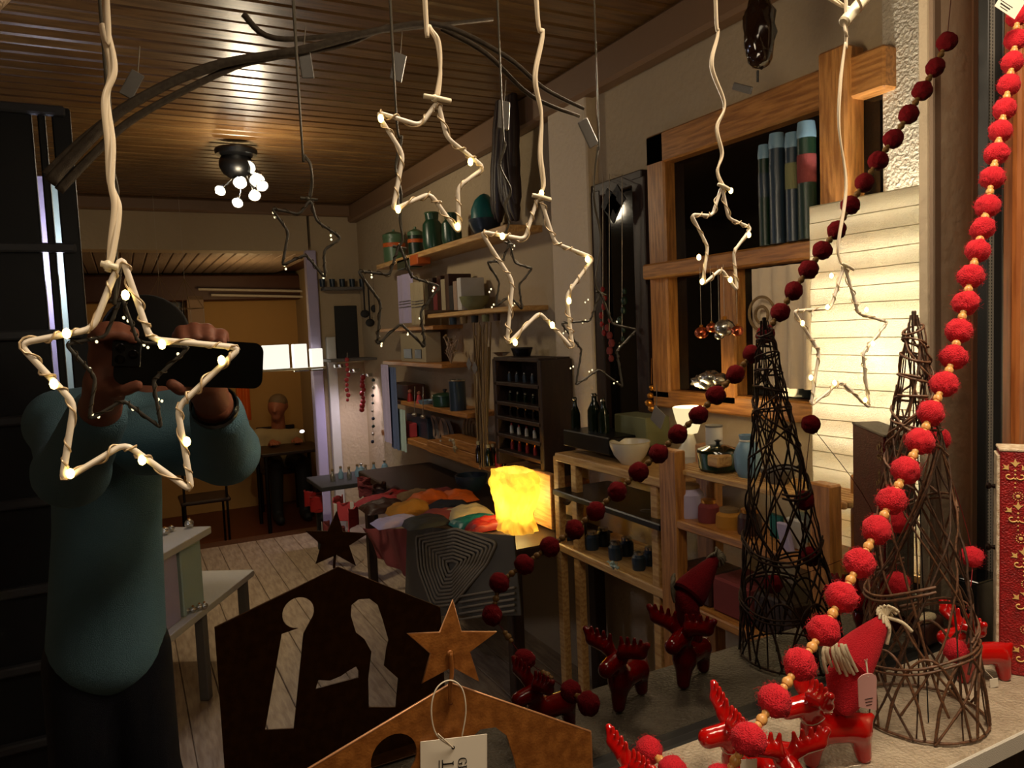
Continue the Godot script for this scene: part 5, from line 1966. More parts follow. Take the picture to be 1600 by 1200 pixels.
	for i in rows.size():
		mb = MB.new()
		mb.box(Vector3(x + 0.05, rows[i], (q[0] + q[2]) / 2), Vector3(0.15, 0.016, q[2] - q[0]), 0.002)
		part(cab, "shelf", mb, M["dark wood"])
		if i == 0:
			continue
		for k in 5:
			var c := Vector3(x + 0.02, rows[i] + 0.008, lerpf(q[0], q[2], 0.16 + 0.17 * k))
			pot("small_bottle", "little bottle in the dark cabinet, " + ["top", "second", "third", "fourth", "lowest"][i - 1] + " row, " + ["leftmost", "second", "middle", "fourth", "rightmost"][k], "bottle", c, [
				["body", [[0, 0], [3.2, 0], [3.2, 10], [1.4, 13], [0, 13]], ["grey blue", "bottle green", "bottle brown", "white glaze", "crimson"][i - 1]],
				["cap", [[1.6, 12], [1.8, 15.5], [0, 16]], ["silver", "cream cloth", "gold", "crimson", "gold"][i - 1]]], "little bottles in the dark cabinet", 8)
	# straw stalks and the dark hanging bundle above
	mb = MB.new()
	for k in 26:
		var a: Vector3 = X(756 + rng.randf_range(-8, 10), 730, x - 0.02 + rng.randf() * 0.05)
		var b: Vector3 = X(752 + rng.randf_range(-13, 15), 520 + rng.randf_range(-20, 30), x - 0.02 + rng.randf() * 0.05)
		mb.tube(smooth([a, a.lerp(b, 0.5) + Vector3(0, 0, rng.randf_range(-0.02, 0.02)), b], 3), 0.0045, 5)
	var sb := thing("straw_bundle", "tall bundle of pale dried stalks between the wreath and the dark cabinet", "straw bundle", on(756, 730, x, yE))
	part(sb, "stalks", mb, M["straw"]).set_meta("kind", "stuff")
	for k in 2:
		mb = MB.new()
		var c: Vector3 = X([733, 742][k], [569, 575][k], x - 0.03)
		mb.box(c, Vector3(0.004, 0.045, 0.045), 0.001, Basis(Vector3.RIGHT, PI / 4))
		single("diamond_tag", mb, M["grey matte"], ["pale diamond shaped tag hanging left of the straw stalks", "lower pale diamond tag hanging by the straw stalks"][k], "tag", Vector3.ZERO, "diamond tags")
	mb = MB.new()
	for k in 14:
		var a: Vector3 = X(792 + rng.randf_range(-10, 10), 120 + rng.randf() * 20, x + 0.06)
		var b: Vector3 = X(790 + rng.randf_range(-20, 20), 325 + rng.randf_range(-10, 25), x + 0.06)
		mb.tube(smooth([a, a.lerp(b, 0.5) + Vector3(rng.randf_range(-0.02, 0.02), 0, rng.randf_range(-0.03, 0.03)), b], 4), [0.02, 0.02, 0.025, 0.028, 0.025, 0.03, 0.03, 0.026, 0.01], 6)
	var db := thing("hanging_bundle", "dark brown bundle hanging on the wall above the shelves' right end", "bundle", X(790, 130, x + 0.06))
	part(db, "dark_strands", mb, M["dark wood"]).set_meta("kind", "stuff")
	# mugs on hooks, basket and foil on the dark cabinet, pans in the corner
	for k in 5:
		var c: Vector3 = X(708 + k * 17, 507 - k * 1.5, x + 0.03)
		pot("mug", "mug hanging under the book shelf, " + ["leftmost of five", "second of five", "middle of five", "fourth of five", "rightmost of five"][k], "mug", c, [
			["cup", [[0, 0], [5.5, 0], [6, 11], [5.2, 11], [4.8, 1], [0, 1]], ["grey blue", "straw", "dark grey", "sage cloth", "brown leather"][k]],
			["hook", [[0.6, 10], [0.8, 14], [0.6, 19], [0, 20]], "silver"]], "mugs hanging under the shelf", 12)
	pot("basket", "round black basket on top of the dark cabinet", "basket", on(816, 560, x + 0.06, wall_rect(776, 562, 846, 735, x - 0.02)[1] + 0.008), [["basket", [[0, 0], [13, 0], [17, 12], [15.5, 12], [12, 1], [0, 1]], "black paint"], ["rim", [[16, 11], [18, 12.5], [16, 14]], "dark grey"]])
	pot("silver_dish", "silvery leaf dish on the dark cabinet beside the black basket", "dish", on(784, 562, x + 0.05, wall_rect(776, 562, 846, 735, x - 0.02)[1] + 0.008), [["dish", [[0, 0], [6, 0], [14, 6], [13, 6], [5, 1], [0, 1]], "silver"]])
	for k in 4:
		var c: Vector3 = P(570 + k * 8, [486, 500, 478, 508][k], -4.75)
		var pt_ := thing("ladle", ["dark long handled ladle hanging in the corner, leftmost", "dark ladle with a short handle hanging in the corner", "thin dark ladle hanging in the corner, third", "lowest dark ladle hanging in the corner by the towels"][k], "ladle", c, "dark ladles in the corner")
		mb = MB.new()
		mb.tube([c + Vector3(0, 0.24 + 0.03 * k, 0), c], 0.006, 6)
		part(pt_, "handle", mb, M["dark grey"])
		mb = MB.new()
		mb.ball(c + Vector3(0, -0.02, 0), Vector3(0.035, 0.03, 0.02), 12)
		part(pt_, "bowl", mb, M["dark grey"])
	var ty: float = P(492, 752, -4.45).y - 0.015
	for k in 6:
		var c: Vector3 = P(520 + k * 13, 748, -4.45 - 0.06 * (k % 2))
		c.y = ty
		pot("glass_bottle", "small clear bottle at the foot of the bright corner, " + ["first", "second", "third", "fourth", "fifth", "last"][k] + " from the doorway", "bottle", c, [
			["body", [[0, 0], [4, 0], [4.4, 8], [2, 12], [1.8, 16], [0, 16]], "pale blue" if k % 2 else "silver"], ["stopper", [[0, 15.5], [2.2, 16], [2.2, 19], [0, 20]], "straw"]], "clear bottles in the corner", 10)
	var ca: Vector3 = P(492, 752, -4.45)
	var cb: Vector3 = P(640, 766, -4.45)
	cb.x = 1.6
	mb = MB.new()
	mb.box(Vector3((ca.x + cb.x) / 2, ca.y - 0.03, -4.5), Vector3(cb.x - ca.x, 0.03, 0.45), 0.004)
	for lx in [ca.x + 0.05, cb.x - 0.05]:
		mb.box(Vector3(lx, (ca.y - 0.05) / 2 + 0.005, -4.6), Vector3(0.04, ca.y - 0.05, 0.04))
	single("corner_table", mb, M["dark grey"], "dark table board under the glass things of the bright corner", "table")
	# glass display and hooks in the corner beside the doorway
	wb_plain("panel", "dark grey panel on the end wall beside the doorway", "panel", 522, 478, 562, 562, -5.09, 0.02, "dark grey")
	for k in 5:
		var xx: float = 504 + k * 15.5
		var c: Vector3 = P(xx, 448, -5.02)
		pot("glass", "small glass standing on the rail above the grey panel, " + ["leftmost", "second", "middle", "fourth", "rightmost"][k], "glass", c, [["cup", [[0, 0], [4, 0], [4.6, 12], [4, 12], [3.4, 1], [0, 1]], "grey blue"]], "glasses on the corner rail", 10)
	mb = MB.new()
	mb.box((P(498, 451, -5.03) + P(590, 451, -5.03)) / 2, Vector3(0.4, 0.02, 0.13), 0.003)
	single("corner_rail", mb, M["grey matte"], "thin rail with glasses above the grey panel", "shelf")
	# red strings of ornaments in the bright corner
	for k in 3:
		var g: Array = [[543, 562, 625, 3.4], [567, 590, 640, 4.2], [583, 594, 690, 2.8]][k]
		var top: Vector3 = P(g[0], g[1], -4.72)
		var t := thing("ornament_string", ["string of small coral beads hanging in the bright corner", "string of larger red beads hanging right of the disc lamps", "string of dark and green ornaments hanging by the shelves"][k], "ornament string", top, "ornament strings in the bright corner")
		var n := 9
		for i in n:
			var c: Vector3 = P(g[0] + rng.randf_range(-1.5, 1.5), lerpf(g[1], g[2], i / 8.0), -4.72)
			mb = MB.new()
			mb.ball(c, Vector3.ONE * g[3] * mpp(c) * rng.randf_range(0.8, 1.2), 8)
			part(t, "bead", mb, M[["pink", "crimson", ["dark green", "silver", "navy"][i % 3]][k]])
		mb = MB.new()
		mb.tube([top + Vector3(0, 0.05, 0), P(g[0], g[2], -4.72)], 0.002, 4)
		part(t, "thread", mb, M["string"])
	for k in 2:
		var q3: Array = [[508, 726], [545, 728]][k]
		var gb: Vector3 = P(q3[0] + 56, q3[1], -4.38)
		gb.y = ty
		pot("glass_bell", ["clear bell shaped glass at the foot of the bright corner, left one", "clear bell shaped glass at the foot of the bright corner, right one"][k], "glass bell", gb, [
			["bell", [[0, 0], [8, 0], [7, 10], [4, 19], [0, 22]], "pale blue"], ["knob", [[0, 21], [2.5, 23], [2.5, 25], [0, 26]], "silver"]], "glass bells in the corner", 12)
func bunch(called: String, label: String, at: Vector3, w: float, h: float, n: int, m: String, m2: String, heads: int):
	var s := mpp(at)
	var t := thing(called, label, "dried bunch" if called == "dried_bunch" else "paper flower", at)
	var mb := MB.new()
	var tips := []
	for k in n:
		var d := Vector3(rng.randf_range(-0.5, 0.5), rng.randf_range(0.35, 1.0), rng.randf_range(-1, 1))
		var tip := at + Vector3(d.x * w * 0.6, d.y * h, d.z * w) * s
		mb.tube(smooth([at + Vector3(0, 0.5 * s, 0), at.lerp(tip, 0.5) + Vector3(rng.randf_range(-1, 1), 1, rng.randf_range(-1, 1)) * 4 * s, tip], 3), 0.7 * s, 4)
		tips.append(tip)
	part(t, "twigs", mb, M[m]).set_meta("kind", "stuff")
	for k in heads:
		mb = MB.new()
		mb.ball(tips[k], Vector3(3.2, 2.4, 3.2) * s, 8)
		part(t, "seed_head", mb, M[m2])

# ---------------------------------------------------------------- windows in the right wall
func wall_windows():
	var x := 1.62
	# the large pine window
	var q := wall_rect(1015, 0, 1040, 10, x)
	var z0: float = X(1016, 430, x).z
	var z1: float = X(1385, 300, x).z
	var yt: float = X(1200, 152, x).y
	var ym: float = X(1150, 407, x).y
	var yb: float = X(1150, 634, x).y
	var w := Node3D.new()
	w.name = "window_2"
	add_child(w)
	tag(w, "pine framed window with dark night panes above the counter", "", "", "structure")
	var rail := func(called: String, y: float, h: float, m: String, x2 := x):
		var mb := MB.new()
		mb.box(Vector3(x2 + 0.03, y, (z0 + z1) / 2), Vector3(0.07, h, z1 - z0), 0.006)
		part(w, called, mb, M[m])
	rail.call("head_rail", yt - 0.03, 0.10, "pine along")
	rail.call("transom_rail", ym, 0.05, "pine along", x - 0.03)
	rail.call("bottom_rail", yb, 0.06, "pine along")
	for p in [[1016, 1043, 430, 0.0], [1126, 1150, 520, 0.0], [1281, 1325, 300, -0.02]]:
		var a: Vector3 = X(p[0], p[2], x + p[3])
		var b: Vector3 = X(p[1], p[2], x + p[3])
		var y1 := yt + (0.05 if p[0] == 1281 else 0.02)
		if p[0] == 1126: y1 = ym
		var mb := MB.new()
		mb.box(Vector3(x + 0.03 + p[3], (yb + y1) / 2, (a.z + b.z) / 2), Vector3(0.07, y1 - yb, b.z - a.z), 0.006)
		part(w, "post", mb, M["pine upright"])
	var mb2 := MB.new()
	mb2.box(Vector3(1.665, (yb + yt) / 2, (z0 + z1) / 2), Vector3(0.01, yt - yb, z1 - z0))
	part(w, "night_pane", mb2, M["night pane"])
	# rolled wrapped goods on the transom
	var k := 0
	for g in [[1196, 226, 378, 9], [1216, 208, 376, 12], [1240, 207, 374, 11], [1262, 190, 372, 14]]:
		var foot := on(g[0], g[2], x - 0.035, ym + 0.025)
		var top: Vector3 = X(g[0], g[1], x - 0.035)
		var s := mpp(foot)
		var H := (top.y - foot.y) / s
		pot("wrapped_roll", "blue green roll wrapped in clear film on the pine ledge, " + ["leftmost and thinnest", "second from the left", "third with a pale label", "rightmost, thick and tallest"][k], "wrapped roll", foot, [
			["roll", [[0, 0], [g[3], 0], [g[3], H * 0.9], [0, H * 0.9]], ["dark green", "grey blue", "grey blue", "dark green"][k]],
			["film_top", [[g[3] + 0.4, H * 0.86], [g[3] + 0.8, H * 0.9], [g[3] * 0.9, H], [g[3] * 0.7, H - 2], [0, H * 0.92]], "pale blue"],
			["label", [[g[3] + 0.3, H * 0.48], [g[3] + 0.5, H * 0.5], [g[3] + 0.5, H * 0.7], [g[3] + 0.3, H * 0.72]], ["grey blue", "grey blue", "sage cloth", "rose cloth"][k]]], "wrapped rolls on the window ledge", 14)
		k += 1
	# small dark window / door to its left
	z0 = X(928, 430, 1.65).z
	z1 = X(1008, 430, 1.65).z
	yt = X(968, 287, 1.65).y
	yb = X(968, 690, 1.65).y
	w = Node3D.new()
	w.name = "window_3"
	add_child(w)
	tag(w, "small dark framed window between the pilaster and the pine window", "", "", "structure")
	for e in [[yt, 0.05, 0], [yb, 0.05, 0]]:
		var mb := MB.new()
		mb.box(Vector3(1.665, e[0], (z0 + z1) / 2), Vector3(0.04, e[1], z1 - z0), 0.004)
		part(w, "rail", mb, M["dark wood"])
	for zz in [z0 + 0.03, z1 - 0.02]:
		var mb := MB.new()
		mb.box(Vector3(1.665, (yb + yt) / 2, zz), Vector3(0.045, yt - yb, 0.07), 0.004)
		part(w, "stile", mb, M["dark wood"])
	mb2 = MB.new()
	mb2.box(Vector3(1.672, (yb + yt) / 2, (z0 + z1) / 2), Vector3(0.008, yt - yb, z1 - z0))
	part(w, "night_pane", mb2, M["night pane"])
	# red and green ornaments hanging before it, stacked cards
	k = 0
	for g in [[942, 452, 520, "crimson"], [972, 455, 530, "dark green"], [952, 500, 560, "rose cloth"]]:
		var t := thing("ornament_string", ["dark red ornament string hanging before the small window", "green leafy ornament string hanging before the small window", "dull rose ornament string low before the small window"][k], "ornament string", X(g[0], g[1], 1.58), "ornament strings before the small window")
		for i in 6:
			var mb := MB.new()
			var c: Vector3 = X(g[0] + rng.randf_range(-4, 4), lerpf(g[1], g[2], i / 5.0), 1.58)
			mb.ball(c, Vector3(0.010, 0.013, 0.010) * rng.randf_range(0.8, 1.3), 8)
			part(t, "charm", mb, M[g[3]])
		var mb3 := MB.new()
		mb3.tube([X(g[0], 272, 1.66), X(g[0], 300, 1.58), X(g[0], g[2], 1.58)], 0.0014, 4)
		part(t, "thread", mb3, M["string"])
		k += 1
	k = 0
	for g in [[952, 316], [958, 326], [964, 312]]:
		var mb := MB.new()
		mb.box(X(g[0], g[1], 1.6), Vector3(0.006, 0.075, 0.075), 0.001, Basis(Vector3.RIGHT, 0.6 + 0.15 * k))
		single("card", mb, M["dark grey"], "dark square card hanging before the small window, " + ["left", "lower", "right"][k] + " one of three", "card", Vector3.ZERO, "square cards")
		k += 1
	# bottles on the ledge
	k = 0
	for g in [[900, 672, 34, 8], [930, 672, 40, 11], [944, 674, 34, 9]]:
		pot("bottle", ["slim green bottle on the dark ledge, left of three", "big dark green bottle in the middle of the ledge", "dark green bottle on the ledge, right of three"][k], "bottle", X(g[0], g[1] + 8, 1.5), [
			["body", [[0, 0], [g[3], 0], [g[3], g[2]], [g[3] * 0.4, g[2] + 14], [g[3] * 0.35, g[2] + 26], [0, g[2] + 26]], "bottle green"],
			["neck_ring", [[g[3] * 0.4, g[2] + 21], [g[3] * 0.52, g[2] + 22], [g[3] * 0.4, g[2] + 24]], "silver"]], "dark bottles on the ledge", 14)
		k += 1
	wbox("bottle_tray", "dark tray under the green bottles", "tray", 880, 678, 952, 704, 1.44, 0.16, "black paint")
	# wrapped ornament hanging at the top
	var n := FastNoiseLite.new()
	n.frequency = 1.2
	var c: Vector3 = X(1186, 45, 1.3)
	var s := mpp(c)
	var t := thing("wrapped_ornament", "brown film wrapped ornament hanging at the top before the cream wall", "ornament", c)
	var mb := MB.new()
	mb.ball(c, Vector3(0.035, 0.075, 0.035), 22, n, 0.35)
	mb.ball(c + Vector3(0, -0.055, 0.0), Vector3(0.028, 0.03, 0.028), 16, n, 0.3)
	part(t, "wrapping", mb, M["bottle brown"])
	mb = MB.new()
	mb.tube([c + Vector3(0, 0.05, 0), Vector3(c.x, 2.44, c.z)], 0.002, 4)
	mb.tube([X(1184, 110, 1.3), X(1184, 128, 1.3)], 0.003, 5)
	part(t, "cord", mb, M["dark grey"])
	mb = MB.new()
	mb.box(X(1160, 138, 1.42), Vector3(0.006, 0.018, 0.07), 0.002, Basis(Vector3.RIGHT, 0.45))
	single("wall_bracket", mb, M["grey matte"], "grey wedge bracket above the pine window", "bracket")

# ---------------------------------------------------------------- counter, pine rack and what stands on them
func counter_and_racks():
	var x := 1.40
	var y: float = X(950, 728, x).y
	var a: Vector3 = X(866, 706, x)
	var b: Vector3 = X(1062, 758, x)
	var t := thing("side_table", "pale pine side table with a cream bowl, left of the pine rack", "table", Vector3(x + 0.12, 0, (a.z + b.z) / 2))
	var mb := MB.new()
	mb.box(Vector3(x + 0.13, y - 0.015, (a.z + b.z) / 2), Vector3(0.26, 0.03, b.z - a.z), 0.004)
	part(t, "table_top", mb, M["pale pine along"])
	var y2: float = X(955, 886, x).y
	mb = MB.new()
	mb.box(Vector3(x + 0.13, y2 - 0.015, (a.z + b.z) / 2), Vector3(0.26, 0.03, b.z - a.z), 0.004)
	part(t, "lower_board", mb, M["pale pine along"])
	for px in [[872, 790], [903, 900], [1026, 880]]:
		var p: Vector3 = X(px[0], px[1], x + 0.01)
		mb = MB.new()
		mb.box(Vector3(x + 0.02, y / 2, p.z), Vector3(0.03, y - 0.03, 0.035), 0.003)
		part(t, "leg", mb, M["pale pine along"])
	var yt: float = X(950, 798, x).y
	mb = MB.new()
	wb(mb, 864, 792, 1030, 802, x - 0.03, 0.25)
	var tr := single("tray", mb, M["black paint"], "dark tray shelf with small wares under the side table top", "tray")
	for k in 7:
		pot("small_dish", "dim small dish on the dark tray, " + ["leftmost", "second", "third", "middle", "fifth", "sixth", "rightmost"][k], "dish", X(884 + k * 21, 788 + k * 2.6, x + 0.04), [["dish", [[0, 0], [6, 0], [10, 6], [9, 6], [5, 1.5], [0, 1.5]], ["grey matte", "straw", "grey blue"][k % 3]]], "dishes on the dark tray", 10)
	for k in 8:
		pot("jar", "dim glass jar on the lower board of the side table, " + ["leftmost", "second", "third", "fourth", "fifth", "sixth", "seventh", "rightmost"][k], "jar", on(890 + k * 18, 880, x + 0.06 + 0.06 * (k % 2), y2), [
			["body", [[0, 0], [10, 0], [11, 4], [11, 20], [7, 25], [0, 25]], "grey blue"], ["lid", [[7.5, 24], [8, 25], [8, 29], [0, 30]], "silver"]], "jars on the lower board", 12)
	bunch("paper_flower", "pale green paper lying among the jars of the side table", on(958, 878, x - 0.01, y2), 14, 14, 22, "mint white", "mint white", 6)
	# bowl and crate on the table
	pot("bowl", "plain cream bowl standing on the side table", "bowl", on(985, 722, x + 0.08, y), [
		["bowl", [[0, 0], [14, 0], [16, 3], [25, 14], [31, 28], [32, 35], [30, 35], [24, 15], [12, 4], [0, 4]], "white glaze"], ["rim", [[30, 34.5], [31.6, 36], [32.2, 34.5]], "cream cloth"]], "", 24)
	wbox("crate", "dull green crate behind the cream bowl", "crate", 960, 650, 1010, 694, x + 0.15, 0.1, "sage cloth")
	# pine rack: posts, boards, slatted top
	var xr := 1.30
	var rk := thing("pine_rack", "open pine rack with a slatted shelf under the pine window", "rack", Vector3(xr + 0.15, 0.01, X(1150, 800, xr).z))
	var z0: float = X(1030, 760, xr).z
	var z1: float = X(1298, 860, xr).z
	var ys: float = X(1080, 746, xr).y
	for p in [[1030, 1057, 780, ys + 0.06], [1264, 1299, 860, ys + 0.05]]:
		var l: Vector3 = X(p[0], p[2], xr)
		var r: Vector3 = X(p[1], p[2], xr)
		for dx in [0.0, 0.13]:
			mb = MB.new()
			mb.box(Vector3(xr + 0.018 + dx, p[3] / 2 + 0.005, (l.z + r.z) / 2), Vector3(0.036, p[3] - 0.01, r.z - l.z), 0.004)
			part(rk, "post", mb, M["pine upright"])
	for k in 8:
		mb = MB.new()
		mb.box(Vector3(xr + 0.03 + k * 0.019, ys, (z0 + z1) / 2), Vector3(0.012, 0.016, z1 - z0), 0.003)
		part(rk, "slat", mb, M["pale pine along"])
	var yl: float = X(1150, 842, xr).y
	var yf: float = X(1150, 980, xr).y
	for yy in [yl, yf]:
		mb = MB.new()
		mb.box(Vector3(xr + 0.083, yy - 0.012, (z0 + z1) / 2), Vector3(0.164, 0.024, z1 - z0), 0.004)
		part(rk, "board", mb, M["pine along"])
	# on the slats
	pot("casserole", "dark green round casserole behind the wicker cone's image", "pot", on(1122, 716, xr + 0.09, ys + 0.008), [
		["body", [[0, 0], [24, 0], [30, 5], [32, 30], [0, 30]], "pot green"], ["lid", [[33, 30], [31, 34], [14, 40], [0, 41]], "bottle green"], ["knob", [[3, 40], [3, 45], [6, 47], [0, 49]], "black paint"]])
	pot("vase", "pale blue ribbed vase behind the wicker cone's image", "vase", on(1168, 724, xr + 0.09, ys + 0.008), [
		["body", [[0, 0], [14, 0], [20, 14], [21, 36], [15, 50], [11, 56], [13, 66], [11, 66], [9, 56], [0, 50]], "pale blue"], ["collar", [[11, 55], [12.6, 57], [11.6, 59]], "white glaze"]])
	pot("bowl", "grey bowl on the rack at the right of the pale vase", "bowl", on(1216, 742, xr + 0.09, ys + 0.008), [["bowl", [[0, 0], [15, 0], [26, 16], [28, 24], [26, 24], [13, 3], [0, 3]], "grey matte"]])
	wbox("wooden_block", "small light wooden block on the slatted shelf", "block", 1104, 712, 1122, 730, xr + 0.03, 0.05, "pale pine along")
	pot("can", "whitish striped can behind the table lamp", "can", on(1116, 690, xr + 0.12, ys + 0.06), [["can", [[0, 0], [13, 0], [13, 34], [0, 34]], "white matte"], ["lid", [[13.5, 33], [13.5, 36], [0, 37]], "grey matte"]])
	# on the boards below
	var k := 0
	for g in [[1076, 820, 24, 44, "lavender white", "pale lace wrapped jar on the rack board, left"], [1108, 826, 16, 30, "rose cloth", "dull rose jar on the rack board"], [1140, 834, 20, 26, "mustard", "mustard tin on the rack board"], [1172, 846, 18, 34, "brown leather", "brown tin on the rack board"]]:
		pot("jar", g[5], "jar", on(g[0], g[1], xr + 0.06, yl), [["body", [[0, 0], [g[2], 0], [g[2] + 1, 4], [g[2], g[3] * 0.8], [g[2] * 0.7, g[3]], [0, g[3]]], g[4]], ["lid", [[g[2] * 0.75, g[3]], [g[2] * 0.75, g[3] + 5], [0, g[3] + 6]], "gold" if k % 2 else "straw"]], "", 16)
		k += 1
	k = 0
	for g in [[1216, 806, 1238, 850, "lavender white"], [1232, 814, 1258, 862, "white matte"], [1205, 800, 1222, 838, "teal"], [1244, 800, 1266, 846, "mint white"]]:
		var l := g[0] as int
		mb = MB.new()
		var q := wall_rect(g[0], g[1], g[2], g[3], xr + 0.02 + 0.03 * k)
		mb.box(Vector3(xr + 0.02 + 0.03 * k, yl + absf(q[1] - q[3]) / 2, (q[0] + q[2]) / 2), Vector3(0.012, absf(q[1] - q[3]), absf(q[2] - q[0])), 0.002, Basis.from_euler(Vector3(0.12 * (k - 1), 0.2 * k - 0.3, 0.15)))
		single("folded_paper", mb, M[g[4]], ["lavender folded paper in the heap on the rack, front", "white folded paper in the heap on the rack, front right", "teal folded paper at the left of the heap on the rack", "pale green folded paper at the back of the heap"][k], "paper", Vector3.ZERO, "folded papers on the rack")
		k += 1
	for g in [[1066, 905, 1118, 955, "brown leather", "brown carton low in the rack, left"], [1122, 920, 1180, 975, "rose cloth", "dull reddish carton low in the rack, middle"], [1186, 940, 1250, 1000, "dark wood", "dark carton low in the rack, right"]]:
		mb = MB.new()
		var q := wall_rect(g[0], g[1], g[2], g[3], xr + 0.05)
		mb.box(Vector3(xr + 0.09, yf + absf(q[1] - q[3]) / 2, (q[0] + q[2]) / 2), Vector3(0.12, absf(q[1] - q[3]), absf(q[2] - q[0])), 0.006)
		single("carton", mb, M[g[4]], g[5], "carton", Vector3.ZERO, "cartons low in the rack")
	# copper and glass baubles hanging before the window
	k = 0
	for g in [[1096, 520, 11, "copper"], [1112, 512, 9, "copper"], [1132, 512, 16, "silver"], [1152, 517, 10, "copper"], [1124, 524, 8, "silver"]]:
		var c: Vector3 = X(g[0], g[1], 1.45)
		var s := mpp(c)
		var bt := thing("bauble", ["copper bauble hanging before the pine window, leftmost", "copper bauble hanging second from the left before the pine window", "largest silvery glass bauble hanging before the pine window", "copper bauble hanging rightmost before the pine window", "small silvery bauble hanging lowest before the pine window"][k], "bauble", c, "baubles before the pine window")
		mb = MB.new()
		mb.ball(c, Vector3(1, 0.85, 1) * g[2] * s, 14)
		part(bt, "ball", mb, M[g[3]])
		mb = MB.new()
		mb.lathe([Vector2(0, 0.8), Vector2(0.25, 0.82), Vector2(0.25, 1.1), Vector2(0, 1.15)].map(func(v): return v * g[2] * s), c, 8)
		part(bt, "cap", mb, M["gold"])
		mb = MB.new()
		mb.tube([c, Vector3(c.x, X(1150, 407, 1.59).y - 0.02, c.z)], 0.0008, 4)
		part(bt, "thread", mb, M["string"])
		k += 1
	# lace cloth and ring at the window, foil cluster, gilt pendant and paper tag
	mb = MB.new()
	hang_cloth(mb, 1176, 415, 1268, 606, 1.52, 0.012, 4.0)
	var lc := single("lace_cloth", mb, M["reveal paint"], "pale lace cloth hanging before the lower pine window", "cloth")
	for g in [[1190, 490, 26], [1190, 492, 13]]:
		var c: Vector3 = X(g[0], g[1], 1.49)
		var loop := []
		for i in 24:
			loop.append(c + Vector3(0, sin(TAU * i / 24.0), cos(TAU * i / 24.0)) * g[2] * mpp(c))
		mb = MB.new()
		mb.tube(loop, 0.004, 6, true)
		single("hoop", mb, M["straw"], "large straw hoop hanging before the lace cloth" if g[2] > 20 else "small straw hoop inside the larger one", "hoop", Vector3.ZERO, "straw hoops")
	mb = MB.new()
	var n := FastNoiseLite.new()
	n.frequency = 1.6
	for g in [[1095, 596, 14], [1110, 590, 16], [1124, 592, 12], [1104, 600, 12]]:
		var c: Vector3 = X(g[0], g[1], 1.5)
		mb.ball(c, Vector3(1, 0.7, 1) * g[2] * mpp(c), 16, n, 0.5)
	single("foil_cluster", mb, M["silver"], "crumpled silver foil cluster under the dark window pane", "foil cluster")
	mb = MB.new()
	for g in [[1018, 606, 4], [1016, 618, 5], [1014, 630, 6], [1019, 638, 6]]:
		var c: Vector3 = X(g[0], g[1], 1.52)
		mb.ball(c, Vector3.ONE * g[2] * mpp(c), 10, n, 0.4)
	mb.tube([X(1018, 600, 1.52), X(1018, 560, 1.59)], 0.0012, 4)
	single("gilt_pendant", mb, M["gold"], "small gilt pendant hanging on the left post of the pine window", "pendant")
	mb = MB.new()
	mb.box(X(1028, 652, 1.5), Vector3(0.003, 0.055, 0.06), 0.001, Basis(Vector3.RIGHT, 0.5))
	mb.tube([X(1026, 640, 1.5), X(1026, 600, 1.595)], 0.0012, 4)
	single("paper_tag", mb, M["grey matte"], "grey paper tag tilted at the foot of the left window post", "tag")

